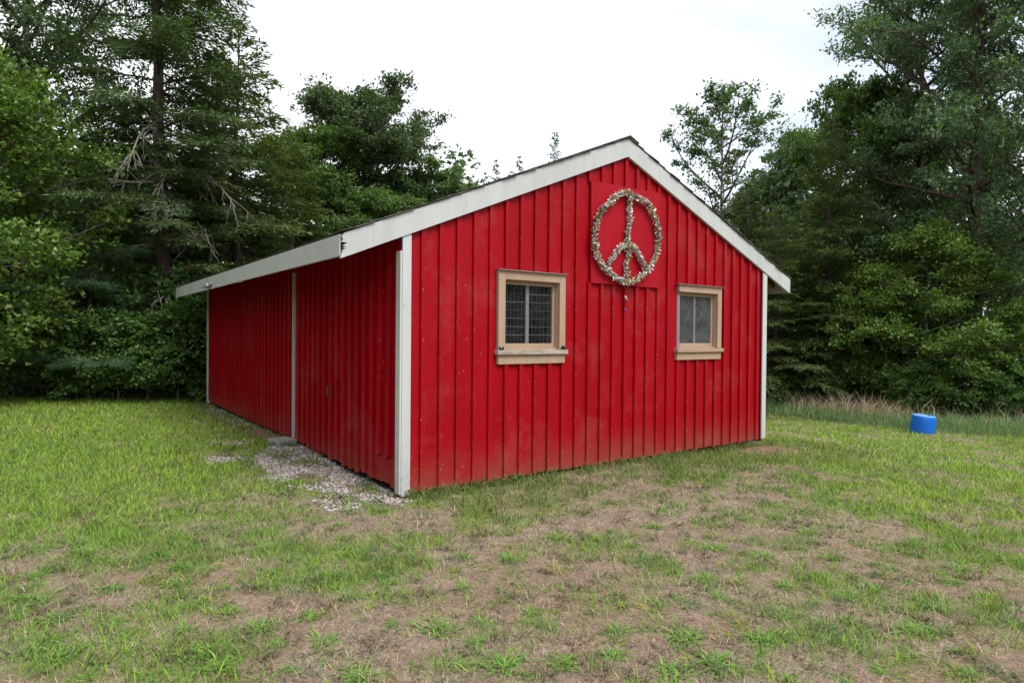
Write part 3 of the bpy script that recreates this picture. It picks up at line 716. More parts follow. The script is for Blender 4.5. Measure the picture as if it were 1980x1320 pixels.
def curve(p, d, ln, n, bend, wob, r_):
    """polyline: start p, direction d, curving by the vector bend; wobble"""
    pts = [np.array(p, float)]; d = np.array(d, float) / np.linalg.norm(d)
    for i in range(n):
        d = d + np.array(bend) / n + r_.normal(0, wob, 3); d /= np.linalg.norm(d)
        pts.append(pts[-1] + d * ln / n)
    return pts, d
def along(pts, t):
    k = t * (len(pts) - 1); i = min(int(k), len(pts) - 2); f = k - i
    return pts[i] * (1 - f) + pts[i + 1] * f, pts[i + 1] - pts[i]
def tints(r_, n, base, hi, var=0.25, yellow=0.0):
    t = r_.random((n, 1)); c = np.array(base)[None] * (1 - t) + np.array(hi)[None] * t
    c = c * r_.uniform(1 - var, 1 + var, (n, 1))
    if yellow:
        m = r_.random(n) < yellow; c[m] = np.array((0.22, 0.16, 0.03)) * r_.uniform(0.6, 1.1, (m.sum(), 1))
    return c

def make_deciduous(seed, H, cb, Rc, r0, limbs, secs, twigs, lpt, leaf, c0, c1, prof, up=0.55, lean=(0, 0), yellow=0.0, spray=0.16, flat=0.75, topw=0.92):
    r_ = np.random.default_rng(seed); wd = Wood()
    n = 10; tr = [np.array((0, 0, -0.25))]
    for i in range(1, n + 1):
        t = i / n; tr.append(np.array((lean[0] * t * t + r_.normal(0, 0.05) * t, lean[1] * t * t + r_.normal(0, 0.05) * t, H * topw * t)))
    wd.mb.tube(tr, [r0 * 1.35] + [max(r0 * (1 - (i / n) ** 0.9 * 0.93), 0.015) for i in range(1, n + 1)], 9, caps=False)
    P = []; D = []; ga = r_.random() * 6.28
    for i in range(limbs):
        t = (i + r_.random()) / limbs
        h = cb + (H * topw - cb) * t; p, td = along(tr, min(h / (H * topw), 0.99)); ga += 2.4 + r_.normal(0, 0.35)
        ln = Rc * prof(t) * r_.uniform(0.7, 1.18)
        if ln < 0.25: ln = 0.25
        el = (0.05 + up * (0.3 + 0.9 * t)) + r_.normal(0, 0.12)
        d = np.array((math.cos(ga) * math.cos(el), math.sin(ga) * math.cos(el), math.sin(el)))
        pts, _ = curve(p, d, ln, 5, (0, 0, 0.30 - 0.25 * t), 0.09, r_)
        rl = max(0.012, min(r0 * 0.42, ln * 0.017)); wd.limb(pts, rl, 0.008, 5)
        for j in range(secs):
            tj = 0.25 + 0.75 * (j + r_.random()) / secs
            q, qd = along(pts, min(tj, 0.999)); qd = qd / np.linalg.norm(qd)
            sd = qd * 0.7 + np.cross(qd, (0, 0, 1)) * r_.choice([-1, 1]) * r_.uniform(0.3, 1.0) + np.array((0, 0, r_.normal(0.12, 0.3)))
            l2 = max(0.3, ln * 0.42 * (1.15 - 0.55 * tj)) * r_.uniform(0.6, 1.25)
            ps, de = curve(q, sd, l2, 3, (0, 0, 0.15), 0.12, r_); wd.limb(ps, max(rl * 0.45, 0.006), 0.004, 4)
            for k in range(twigs):
                tk = 0.3 + 0.7 * (k + r_.random()) / twigs
                z, zd = along(ps, min(tk, 0.999)); zd = zd / np.linalg.norm(zd)
                kd = zd * 0.6 + r_.normal(0, 0.55, 3) + np.array((0, 0, 0.05)); kd /= np.linalg.norm(kd)
                l3 = r_.uniform(0.22, 0.5) * min(1, 0.5 + Rc / 4); e = z + kd * l3
                if k % 2 == 0: wd.mb.tube([z, e], [0.004, 0.002], 3, caps=False)
                m = int(lpt * r_.uniform(0.6, 1.4)); s_ = r_.random(m) ** 0.6
                pp = z[None] + (e - z)[None] * s_[:, None] + r_.normal(0, 1, (m, 3)) * np.array((spray, spray, spray * 0.5)) * (0.35 + 0.65 * s_[:, None])
                dd = kd[None] * 0.8 + r_.normal(0, 0.7, (m, 3)); dd[:, 2] -= 0.25
                P.append(pp); D.append(dd)
    P = np.concatenate(P); D = np.concatenate(D); m = len(P)
    Nn = r_.normal(0, 1, (m, 3)) * (1 - flat) * 1.6 + np.array((0, 0, 1)) * flat
    Ln = leaf[0] * r_.uniform(0.7, 1.3, m); Wd = Ln * leaf[1]
    me = leaves_mesh(P, D, Nn, Ln, Wd, tints(r_, m, c0, c1, 0.25, yellow), 'crown')
    return wd.mb, me

def make_conifer(seed, H, cb, Rc, r0, nbr, c0, c1, prof, lean=(0, 0), droop=0.35, step=0.13, sprig=(0.10, 0.024), dens=11, up=0.12, pine=False, yellow=0.0, twl=0.5, gap=None):
    r_ = np.random.default_rng(seed); wd = Wood()
    n = 12; tr = [np.array((0, 0, -0.25))]
    for i in range(1, n + 1):
        t = i / n; tr.append(np.array((lean[0] * t + r_.normal(0, 0.03), lean[1] * t + r_.normal(0, 0.03), H * t)))
    wd.mb.tube(tr, [r0 * 1.35] + [max(r0 * (1 - i / n * 0.97), 0.01) for i in range(1, n + 1)], 10, caps=False)
    P = []; D = []; NN = []; ga = 0
    for i in range(nbr):
        t = ((i + r_.random()) / nbr) ** 0.92; h = cb + (H - cb) * t; p, _ = along(tr, min(h / H, 0.998)); ga += 2.4 + r_.normal(0, 0.4)
        if gap is not None and abs((ga - gap + math.pi) % (2 * math.pi) - math.pi) < 0.75 and r_.random() < 0.8: ga += 1.5
        ln = max(0.18, Rc * prof(t) * r_.uniform(0.6, 1.15)); el = up + 0.5 * t * t + r_.normal(0, 0.1)
        d = np.array((math.cos(ga) * math.cos(el), math.sin(ga) * math.cos(el), math.sin(el)))
        pts, _ = curve(p, d, ln, 6, (0, 0, -droop * (1 - 0.6 * t)), 0.05, r_); wd.limb(pts, max(0.010, ln * 0.011), 0.004, 4)
        nt_ = max(3, int(ln / step))
        for j in range(nt_):
            tj = 0.12 + 0.88 * (j + r_.random()) / nt_; q, qd = along(pts, min(tj, 0.999)); qd = qd / np.linalg.norm(qd)
            for sgn in (-1, 1):
                sd = qd * 0.75 + np.cross(qd, (0, 0, 1)) * sgn * r_.uniform(0.5, 1.1) + np.array((0, 0, r_.normal(-0.06, 0.14)))
                sd /= np.linalg.norm(sd); l2 = min(ln * twl, 0.85) * (1.1 - 0.75 * tj) * r_.uniform(0.6, 1.2)
                e = q + sd * l2 + np.array((0, 0, -0.10 * l2 * (droop > 0.2)))
                if not pine:
                    m = max(3, int(l2 * dens * 2.2)); s_ = r_.random(m)
                    pp = q[None] + (e - q)[None] * s_[:, None] + r_.normal(0, 0.016, (m, 3)) + np.cross(sd, (0, 0, 1))[None] * r_.normal(0, 0.05, (m, 1))
                    dd = sd[None] + r_.normal(0, 0.45, (m, 3)) * np.array((1, 1, 0.5)); dd[:, 2] -= 0.12
                    P.append(pp); D.append(dd); NN.append(np.array((0, 0, 1))[None] + r_.normal(0, 0.35, (m, 3)))
                else:
                    k = max(1, int(l2 / 0.10))
                    for s_ in np.linspace(0.35, 1.0, k):
                        m = dens; c = q + (e - q) * s_; pp = c[None] + r_.normal(0, 0.012, (m, 3))
                        dd = sd[None] * 0.75 + r_.normal(0, 0.62, (m, 3)) + np.array((0, 0, 0.12))[None]
                        P.append(pp); D.append(dd); NN.append(r_.normal(0, 1, (m, 3)))
    P = np.concatenate(P); D = np.concatenate(D); NN = np.concatenate(NN); m = len(P)
    Ln = sprig[0] * r_.uniform(0.6, 1.4, m); Wd = sprig[1] * r_.uniform(0.8, 1.3, m)
    me = leaves_mesh(P, D, NN, Ln, Wd, tints(r_, m, c0, c1, 0.22, yellow), 'crown', 0.1)
    return wd.mb, me

TREES = {}
def proto(key, pair, leafmat, bark):
    mb, cme = pair
    tme = bpy.data.meshes.new('trunk'); tme.from_pydata([tuple(map(float, v)) for v in mb.v], [], mb.f); tme.update()
    tme.polygons.foreach_set('use_smooth', [True] * len(tme.polygons)); tme.materials.append(bark); cme.materials.append(leafmat)
    TREES[key] = (tme, cme)
def tree(key, name, x, y, label, cat='tree', group=None, rz=0.0, sc=1.0, sz=None, lift=0.0, crown_label=None):
    t = empty(name, (x, y, gz(x, y) + lift), rz); t.scale = (sc, sc, sz or sc); tag(t, label, cat, group)
    link('trunk', TREES[key][0], None, t); link('crown', TREES[key][1], None, t)
    return t
def at_uv(u, Y):
    """x for a column of the photograph at distance Y"""
    return (u - 990) / 1239.19 * Y

round_prof = lambda t: math.sin(math.pi * (0.22 + 0.70 * t)) ** 0.8
tall_prof = lambda t: (0.75 + 0.5 * t) if t < 0.5 else 1.0 * math.sqrt(max(0.02, 1 - ((t - 0.45) / 0.56) ** 2))
cone_prof = lambda t: (0.85 + 0.15 * min(t / 0.15, 1)) * (1 - t) ** 0.75 + 0.05
OAK0, OAK1 = (0.071, 0.127, 0.067), (0.142, 0.213, 0.110)
MAP0, MAP1 = (0.095, 0.177, 0.037), (0.184, 0.272, 0.057)
HEM0, HEM1 = (0.060, 0.106, 0.050), (0.126, 0.174, 0.072)
PIN0, PIN1 = (0.078, 0.150, 0.078), (0.140, 0.220, 0.115)

proto('hemlock_big', make_conifer(11, 15.5, 2.6, 3.7, 0.21, 128, HEM0, HEM1, lambda t: (0.62 + 0.38 * min(t / 0.22, 1)) * (1 - t) ** 0.72 + 0.04, lean=(-0.55, 0.1), droop=0.42, step=0.11, dens=17, sprig=(0.14, 0.036), yellow=0.015, gap=-2.05), NEEDLE, BARK_D)
proto('hemlock', make_conifer(12, 9.0, 0.7, 2.5, 0.13, 125, (0.072, 0.118, 0.042), (0.155, 0.195, 0.062), cone_prof, droop=0.40, step=0.12, dens=17, sprig=(0.14, 0.038), yellow=0.01), NEEDLE, BARK_D)
proto('pine', make_conifer(13, 6.2, 0.9, 1.9, 0.09, 72, PIN0, PIN1, cone_prof, droop=0.15, step=0.16, dens=26, sprig=(0.13, 0.010), up=0.2, pine=True, twl=0.55), NEEDLE, BARK_D)
proto('spruce', make_conifer(14, 14.0, 1.5, 1.9, 0.14, 90, (0.05, 0.08, 0.05), (0.08, 0.115, 0.065), cone_prof, droop=0.1, step=0.20, dens=9, sprig=(0.24, 0.07), up=0.2), NEEDLE, BARK_D)
proto('oak_big', make_deciduous(21, 16.0, 2.8, 4.2, 0.24, 46, 7, 6, 26, (0.13, 0.52), OAK0, OAK1, tall_prof, up=0.6, spray=0.17), LEAF, BARK_D)
proto('oak_round', make_deciduous(22, 12.0, 3.8, 3.7, 0.17, 52, 7, 6, 32, (0.14, 0.52), (0.055, 0.090, 0.038), (0.090, 0.140, 0.055), lambda t: 0.95 * math.sqrt(max(0.05, 1 - ((t - 0.42) / 0.62) ** 2)), up=0.62, spray=0.17), LEAF, BARK_G)
proto('oak_sparse', make_deciduous(23, 14.2, 7.2, 3.3, 0.15, 22, 5, 4, 17, (0.17, 0.55), (0.06, 0.11, 0.04), (0.10, 0.165, 0.055), lambda t: 0.85 + 0.25 * math.sin(3 * t) - 0.45 * t * t, up=0.75, spray=0.16), LEAF, BARK_G)
proto('maple', make_deciduous(24, 5.6, 0.7, 2.0, 0.07, 34, 6, 5, 30, (0.092, 0.85), MAP0, MAP1, round_prof, up=0.35, yellow=0.01, spray=0.14, flat=0.85), LEAF, BARK_G)
proto('maple_tall', make_deciduous(25, 10.5, 2.0, 3.0, 0.14, 42, 7, 6, 24, (0.13, 0.8), (0.078, 0.150, 0.044), (0.150, 0.230, 0.066), tall_prof, up=0.55, spray=0.17, flat=0.8), LEAF, BARK_G)
proto('sapling', make_deciduous(26, 2.3, 0.15, 1.05, 0.03, 18, 5, 4, 18, (0.10, 0.85), (0.085, 0.170, 0.045), (0.150, 0.255, 0.066), round_prof, up=0.5, spray=0.10, flat=0.85), LEAF, BARK_G)

def T(key, name, u, Y, label, rz=0.0, sc=1.0, sz=None, group=None, cat='tree', lift=0.0):
    return tree(key, name, at_uv(u, Y), Y, label, cat, group, rz, sc, sz, lift)

# --- left wood
big = T('hemlock_big', 'hemlock_tree', 322, 14.9, 'tall dark hemlock with dead grey lower branches towering behind the eave of the barn', 0.0)
T('maple', 'maple_tree', -55, 12.6, 'light green maple with leaves down low at the open edge of the lawn', 1.0, 1.15, 1.2)
T('oak_big', 'oak_tree', 55, 18.5, 'big dark oak behind the light green maple', 0.6, 1.0)
T('oak_big', 'oak_tree', -150, 16.5, 'big oak beyond the light green maple at the wood edge', 2.1, 1.05)
T('pine', 'white_pine', 175, 14.3, 'young blue green white pine with soft long needles next to the tall hemlock', 0.4, 1.1, 0.82)
T('pine', 'white_pine', 40, 14.5, 'young blue green white pine between the maple and the bigger pine', 2.2, 1.0, 0.72)
T('hemlock', 'hemlock_tree', 458, 16.9, 'broad hemlock of middle height just right of the tall dark hemlock', 1.2, 1.28, 1.08)
T('hemlock', 'hemlock_tree', 560, 20.0, 'small hemlock between the broad hemlock and the round crowned oak', 3.2, 1.1, 0.85)
T('hemlock', 'hemlock_tree', 190, 18.0, 'hemlock in the shade behind the white pines', 2.8, 1.1, 0.8)
T('hemlock', 'hemlock_tree', 420, 21.0, 'hemlock half hidden behind the tall dark hemlock', 4.0, 1.1, 1.2)
T('oak_round', 'oak_tree', 700, 25, 'round crowned oak with a bare grey trunk standing above the barn roof', 0.9, 1.05, 0.91)
T('maple_tall', 'maple_tree', 835, 25.5, 'leafy maple on the right shoulder of the round crowned oak', 0.3, 0.82, 0.80)
T('maple_tall', 'maple_tree', 610, 23.5, 'leafy maple between the broad hemlock and the round crowned oak', 2.3, 0.95, 0.86)
T('maple_tall', 'maple_tree', 745, 22.0, 'low dark maple under the round crowned oak', 3.8, 0.8, 0.62)
T('maple_tall', 'maple_tree', 905, 29, 'small maple ending the left wood above the roof slope', 5.1, 0.7, 0.78)
T('oak_round', 'oak_tree', 330, 25, 'oak deep in the wood behind the tall dark hemlock', 3.1, 1.0, 0.68)
T('maple_tall', 'maple_tree', 90, 24, 'maple deep in the wood behind the white pines', 1.1, 1.1, 0.75)
for i, (u, Y, s, rz_) in enumerate(((345, 14.2, 0.85, 0.2), (285, 14.1, 0.72, 1.4), (228, 14.15, 0.85, 2.2), (395, 14.7, 0.95, 3.9), (150, 14.05, 0.66, 5.0), (92, 14.2, 0.9, 0.9), (25, 14.0, 0.8, 2.9), (-40, 14.0, 0.95, 4.4), (365, 15.1, 1.25, 2.6), (255, 14.9, 1.15, 4.9), (180, 14.9, 0.95, 3.7), (60, 14.9, 1.2, 5.6), (300, 15.6, 1.15, 1.1), (210, 15.7, 1.2, 2.7), (120, 15.9, 1.25, 0.1), (375, 16.2, 1.2, 5.5), (30, 15.9, 1.2, 3.3), (430, 16.6, 1.1, 4.1))):
    T('sapling', 'maple_sapling', u, Y, 'broad leaved maple sapling in the undergrowth along the left edge of the wood', rz_, s, None, 'saplings along the left wood edge', 'sapling')
# --- right wood
T('oak_sparse', 'oak_tree', 1393, 30, 'tall thin oak with an open airy crown standing alone behind the barn roof', 0.5, 1.08, 0.97)
T('maple_tall', 'maple_tree', 1475, 31, 'bright green maple at the foot of the thin open oak', 0.9, 1.0, 0.92)
T('maple_tall', 'maple_tree', 1558, 28, 'green maple between the thin open oak and the large dark oak', 2.9, 0.85, 1.08)
T('hemlock', 'hemlock_tree', 1604, 19.5, 'hemlock with a bare dark lower trunk beyond the tall grass', 0.7, 1.0, 0.98)
T('hemlock', 'hemlock_tree', 1500, 19.0, 'low spreading hemlock just past the right corner of the barn', 3.6, 0.85, 0.66)
T('hemlock', 'hemlock_tree', 1440, 23.0, 'hemlock hidden in part behind the right roof slope', 5.0, 1.0, 0.85)
T('maple_tall', 'maple_tree', 1672, 22.5, 'maple leaning out left of the large dark oak', 4.2, 0.9, 1.06)
T('oak_big', 'oak_tree', 1880, 18.5, 'large dark oak rising past the blue barrel', 3.3, 1.0)
T('oak_big', 'oak_tree', 1775, 22.5, 'large oak just behind and left of the largest dark oak', 1.1, 0.92, 1.0)
T('oak_big', 'oak_tree', 2080, 17.0, 'large oak at the far end of the tall grass strip', 5.2, 0.95)
T('maple', 'maple_tree', 1790, 17.3, 'bright understory maple behind the blue barrel', 0.2, 0.88, 0.9)
T('maple', 'maple_tree', 1690, 18.3, 'understory maple beside the hemlock with the bare trunk', 2.4, 0.75, 0.72)
T('maple', 'maple_tree', 1960, 16.4, 'low understory maple below the large dark oak', 4.0, 0.6, 0.5)
T('maple_tall', 'maple_tree', 1840, 26, 'maple deep in the right wood behind the oaks', 0.4, 1.1, 1.05)
for i, (u, Y, s, rz_) in enumerate(((1760, 16.8, 0.6, 0.3), (1870, 16.2, 0.65, 1.7), (1640, 18.7, 0.8, 2.9), (1930, 15.7, 0.5, 4.3), (1560, 18.9, 0.85, 5.2), (2010, 15.5, 0.7, 0.9), (1720, 19.3, 1.1, 3.3), (1840, 18.6, 1.1, 2.0), (1930, 18.0, 1.2, 5.9), (1600, 20.5, 1.2, 1.2))):
    T('sapling', 'maple_sapling', u, Y, 'broad leaved maple sapling in the undergrowth behind the tall grass', rz_, s, None, 'saplings behind the tall grass', 'sapling')
# --- tips of far trees over the roof
for u, Y, s in ((918, 44, 0.86), (938, 43, 0.93), (957, 42, 0.97), (1002, 46, 1.07), (1030, 47, 1.03), (1070, 46, 1.20), (985, 48, 1.03)):
    T('spruce', 'spruce_tree', u, Y, 'far spruce whose tip alone shows over the barn roof', u * 0.7, s * 0.8, s, 'far spruces behind the roof')

# dead grey branches of the big hemlock
def dead_branch(z, az, ln, droop, seed, parent):
    r_ = np.random.default_rng(seed); mb = MB()
    d = np.array((math.cos(az), math.sin(az), 0.25)); pts, _ = curve((-0.55 * z / 15.5 + 0.12 * math.cos(az), 0.12 * math.sin(az), z), d, ln, 7, (0, 0, -droop), 0.12, r_)
    mb.tube(pts, [0.026 * (1 - i / 8.5) + 0.004 for i in range(8)], 5, caps=False)
    for j in range(int(ln * 6)):
        t = 0.2 + 0.8 * r_.random(); q, qd = along(pts, min(t, 0.99)); qd = qd / np.linalg.norm(qd)
        sd = qd * 0.6 + r_.normal(0, 0.6, 3); ps, _ = curve(q, sd, ln * r_.uniform(0.15, 0.42), 4, (0, 0, -0.6), 0.16, r_)
        mb.tube(ps, [0.010, 0.008, 0.006, 0.004, 0.003], 4, caps=False)
        for k in range(4):
            q2, qd2 = along(ps, r_.random() * 0.95); p3, _ = curve(q2, qd2 / np.linalg.norm(qd2) * 0.6 + r_.normal(0, 0.6, 3), r_.uniform(0.12, 0.35), 2, (0, 0, -0.3), 0.1, r_)
            mb.tube(p3, [0.005, 0.004, 0.002], 3, caps=False)
    mb.build('dead_branch', DEADW, parent)
for i, (z, az, ln, dr) in enumerate(((6.2, -0.9, 2.5, 1.9), (5.6, -0.5, 2.2, 1.7), (5.0, -2.3, 2.3, 0.9), (4.6, -1.3, 1.8, 1.5), (4.4, 3.4, 2.6, 0.5), (3.7, -0.3, 1.9, 0.6), (3.5, -2.0, 1.6, 0.8), (2.9, -0.1, 1.5, 0.7), (2.7, 3.6, 1.4, 0.4), (2.3, -0.4, 1.3, 0.6), (2.2, 0.2, 1.3, 0.3), (5.2, 0.1, 2.2, 1.4), (4.2, -0.75, 2.0, 1.3))):
    dead_branch(z, az - 0.3, ln, dr, 300 + i, big)

# far wood that reads as one dark mass
def far_wood(name, seed, n, where, leaf, label):
    r_ = np.random.default_rng(seed); P = []; D = []; mb = MB()
    for i in range(n):
        x, y, h = where(r_)
        rad = r_.uniform(1.3, 2.4); g = gz(x, y); m = 460
        t = r_.random(m); ang = r_.random(m) * 6.283; rr = rad * np.sqrt(r_.random(m)) * np.sqrt(np.clip(1.05 - t * t, 0, 1))
        z = g + 0.2 + t * h
        P.append(np.stack([x + rr * np.cos(ang), y + rr * np.sin(ang), z], -1)); D.append(r_.normal(0, 1, (m, 3)))
        mb.tube([(x, y, g - 0.2), (x + r_.normal(0, 0.2), y, g + h * 0.9)], [0.12, 0.03], 5, caps=False)
    P = np.concatenate(P); D = np.concatenate(D); m = len(P)
    me = leaves_mesh(P, D, r_.normal(0, 0.6, (m, 3)) + np.array((0, 0, 1)), leaf * r_.uniform(0.6, 1.3, m), leaf * 0.65, tints(r_, m, OAK0, OAK1), name)
    o = link(name, me, LEAF); tag(o, label, 'wood', kind='stuff')
    tm = bpy.data.meshes.new('trunks'); tm.from_pydata([tuple(map(float, v)) for v in mb.v], [], mb.f); link('trunks', tm, BARK_D, o)['kind'] = 'stuff'
def _behind(r_):
    x = r_.uniform(-34, 34); y = r_.uniform(23.5, 36); u = 990 + 1239 * x / y
    return x, y, (r_.uniform(5.5, 9.5) if not 900 < u < 1420 else r_.uniform(3.0, 5.5))
def _around(r_):
    # unseen wood added to block low sky and darken the window reflections
    k = r_.random()
    if k < 0.38: return r_.uniform(-22, -15), r_.uniform(-10, 13), r_.uniform(8, 13)
    if k < 0.62: return r_.uniform(19, 26), r_.uniform(-12, 12), r_.uniform(5, 8)
    return r_.uniform(-24, 24), r_.uniform(-38, -29), r_.uniform(6, 9)
far_wood('far_wood', 77, 150, _behind, 0.34, 'dense dark wood filling the background behind the nearer trees')
far_wood('added_shade_wood', 78, 190, _around, 0.42, 'unseen wood added around the clearing to shade it and darken the window panes')

# ------------------------------------------------------------------ grass
def blades(x, y, length, width, tilt, az, colr, name, curl=0.5):
    n = len(x); z = ground_z(x, y) - 0.006
    base = np.stack([x, y, z], -1); h = np.stack([np.cos(az), np.sin(az), np.zeros(n)], -1); s = np.stack([-np.sin(az), np.cos(az), np.zeros(n)], -1)
    # blade twists so that its face is not edge-on everywhere
    tw = rng.normal(0, 0.8, n)[:, None]; s = s * np.cos(tw) + h * np.sin(tw)
    t1 = tilt; t2 = np.clip(tilt + curl * rng.uniform(0.3, 1.2, n), 0, 1.9)
    up = np.array((0, 0, 1))[None]
    m = base + (h * np.sin(t1)[:, None] + up * np.cos(t1)[:, None]) * (length * 0.55)[:, None]
    tip = m + (h * np.sin(t2)[:, None] + up * np.cos(t2)[:, None]) * (length * 0.5)[:, None]
    tip[:, 2] = np.maximum(tip[:, 2], z + 0.008)
    w = (width * 0.5)[:, None]
    v = np.stack([base - s * w, base + s * w, m + s * w * 0.85, m - s * w * 0.85, tip], 1).reshape(-1, 3)
    i = np.arange(n)[:, None] * 5
    return mesh_np(name, v, i + np.array((0, 1, 2, 3)), i + np.array((3, 2, 4)), np.concatenate([colr, colr]))

def sample_lawn(y0, y1, dens, margin=1.2):
    ys = []; area = 0.8 * (y1 ** 2 - y0 ** 2) + 2 * margin * (y1 - y0); n = int(area * dens)
    y = rng.uniform(y0, y1, n * 2); hw = 0.8 * y + margin; keep = rng.random(n * 2) < hw / (0.8 * y1 + margin); y = y[keep][:n]; hw = 0.8 * y + margin
    x = rng.uniform(-1, 1, len(y)) * hw
    a, b = to_ab(x, y)
    ok = ~((a > -0.02) & (a < W + 0.02) & (b > -0.03) & (b < L))
    ok &= (edge_dist(x, y) < 0.15) | (x < 4)
    ok &= ~((x < 2) & (left_wood(x, y) > 0.25))
    return x[ok], y[ok]
YG = np.array((0.315, 0.45, 0.06)); MG = np.array((0.14, 0.30, 0.05)); DG = np.array((0.09, 0.145, 0.055)); TN = np.array((0.58, 0.45, 0.37)); TN2 = np.array((0.19, 0.125, 0.10)); OL = np.array((0.20, 0.19, 0.08))
def lawn(y0, y1, dens, ls, ws, name):
    x, y = sample_lawn(y0, y1, dens)
    keep = rng.random(len(x)) > 0.9 * np.clip(gravel_amount(x, y) * 1.3, 0, 1); keep &= rng.random(len(x)) > 0.75 * bare_soil(x, y)
    x, y = x[keep], y[keep]; n = len(x)
    g, strip = lawn_green(x, y)
    isg = rng.random(n) < np.clip(0.04 + 0.93 * sst(0.18, 0.72, g), 0, 0.97)
    hue = np.clip(fbm(x * 0.8, y * 0.8, 61) * 1.6 - 0.45 + rng.normal(0, 0.18, n), 0, 1)[:, None]
    lushl = np.maximum(sst(-1.0, -3.6, x), sst(2.2, 4.6, x)) * sst(3.4, 5.2, y); lushl = lushl[:, None]
    gc = MG[None] * (1 - hue) + (YG * (0.55 + 0.45 * 1))[None] * hue
    gc = gc * (1 - 0.6 * lushl) + YG[None] * 0.6 * lushl
    gc = gc * (1 - 0.55 * strip[:, None]) + (OL * 0.9)[None] * 0.55 * strip[:, None]
    dk = rng.random((n, 1)) < 0.18; gc = np.where(dk, DG[None], gc)
    tt = rng.random((n, 1)); tc_ = TN[None] * (1 - tt) + TN2[None] * tt
    c = np.where(isg[:, None], gc, tc_) * rng.uniform(0.6, 1.3, (n, 1))
    ln = np.where(isg, rng.uniform(0.035, 0.085, n), rng.uniform(0.04, 0.10, n)) * ls * (0.75 + 0.5 * g) * (1 + 0.3 * strip)
    wd = np.where(isg, rng.uniform(0.003, 0.0055, n), rng.uniform(0.002, 0.0042, n)) * ws
    tl = np.where(isg, np.abs(rng.normal(0.55, 0.3, n)), rng.uniform(0.6, 1.45, n))
    az = rng.random(n) * 6.283
    o = link(name, blades(x, y, ln, wd, tl, az, c, name), BLADE)
    return o
tag(lawn(2.2, 5.2, 3600, 1.0, 1.0, 'lawn_grass'), 'dry patchy mown grass and thatch covering the foreground', 'grass', kind='stuff')
tag(lawn(5.2, 8.8, 1700, 1.0, 1.45, 'lawn_grass'), 'patchy green and tan lawn grass around the barn', 'grass', kind='stuff')
tag(lawn(8.8, 17.5, 640, 1.1, 2.4, 'lawn_grass'), 'short green lawn running back to the wood', 'grass', kind='stuff')

# crabgrass rosettes
def rosette_arrays(r_, n, rad):
    az = r_.random(n) * 6.283; tl = r_.uniform(0.75, 1.5, n); ln = rad * r_.uniform(0.4, 1.05, n); wd = r_.uniform(0.006, 0.011, n)
    bx_ = r_.normal(0, rad * 0.22, n); by_ = r_.normal(0, rad * 0.22, n)
    return az, tl, ln, wd, bx_, by_
def rosette_mesh(seed, n, rad, c0, c1):
    r_ = np.random.default_rng(seed); az, tl, ln, wd, x, y = rosette_arrays(r_, n, rad)
    base = np.stack([x, y, np.full(n, -0.012)], -1); h = np.stack([np.cos(az), np.sin(az), 0 * az], -1); s = np.stack([-np.sin(az), np.cos(az), 0 * az], -1); up = np.array((0, 0, 1))[None]
    m = base + (h * np.sin(tl)[:, None] + up * np.cos(tl)[:, None]) * (ln * 0.55)[:, None]; t2 = np.clip(tl + r_.uniform(0.2, 0.8, n), 0, 1.75)
    tip = m + (h * np.sin(t2)[:, None] + up * np.cos(t2)[:, None]) * (ln * 0.5)[:, None]; tip[:, 2] = np.maximum(tip[:, 2], 0.004); w = (wd * 0.5)[:, None]
    v = np.stack([base - s * w * 0.7, base + s * w * 0.7, m + s * w, m - s * w, tip], 1).reshape(-1, 3); i = np.arange(n)[:, None] * 5
    c = tints(r_, n, c0, c1, 0.2); return mesh_np('crabgrass_tuft', v, i + np.array((0, 1, 2, 3)), i + np.array((3, 2, 4)), np.concatenate([c, c]))
tuft_me = [rosette_mesh(400 + i, 95, 0.15, (0.12, 0.25, 0.045), (0.23, 0.38, 0.07)) for i in range(5)]
for m_ in tuft_me: m_.materials.append(BLADE)
from_px = lambda u, v: (lambda Y: ((u - 990) / 1239.19 * Y, Y))(CAM_H * 1239.19 / (v - 647 - (990 - u) * 0.0086 * -1))
spots = [(330, 1130, 1.0), (110, 1275, 1.15), (420, 1290, 1.15), (395, 1265, 1.2), (210, 1140, 1.1), (440, 1185, 1.2), (505, 1215, 1.0), (600, 1192, 0.85), (630, 1235, 0.9), (640, 1110, 0.8), (300, 1075, 1.1), (230, 1040, 1.0),
         (990, 1080, 1.1), (1080, 1040, 1.1), (1270, 1015, 1.0), (1390, 1060, 1.1), (1480, 1075, 1.1), (1330, 1230, 1.2), (1490, 1235, 1.2), (1390, 1280, 1.3), (980, 1290, 1.3), (930, 1200, 0.8), (1310, 1300, 1.1), (850, 1215, 1.2), (1190, 1265, 0.9), (1500, 1000, 1.0), (1560, 1030, 0.9), (780, 1055, 0.9), (560, 1080, 0.8), (700, 1310, 1.0), (1640, 1150, 1.0), (1780, 1220, 1.1), (1860, 1100, 1.0), (60, 1160, 1.2)]
_r = np.random.default_rng(321); taken = [from_px(u, v) for u, v, _ in spots]
for k in range(400):
    u, v = _r.uniform(20, 1960), _r.uniform(1000, 1315); p = from_px(u, v)
    if len(spots) < 95 and min(math.hypot(p[0] - q[0], p[1] - q[1]) for q in taken) > 0.22: spots.append((u, v, _r.uniform(0.55, 1.0))); taken.append(p)
for i, (u, v, s) in enumerate(spots):
    x, y = from_px(u, v); o = link('crabgrass_tuft', tuft_me[i % 5]); o.location = (x, y, gz(x, y)); o.rotation_euler = (0, 0, i * 1.7); o.scale = (s * 0.85, s * 0.85, s * 0.62)
    tag(o, 'bright green crabgrass tuft sprawling on the dry lawn', 'grass tuft', 'crabgrass tufts on the dry lawn')
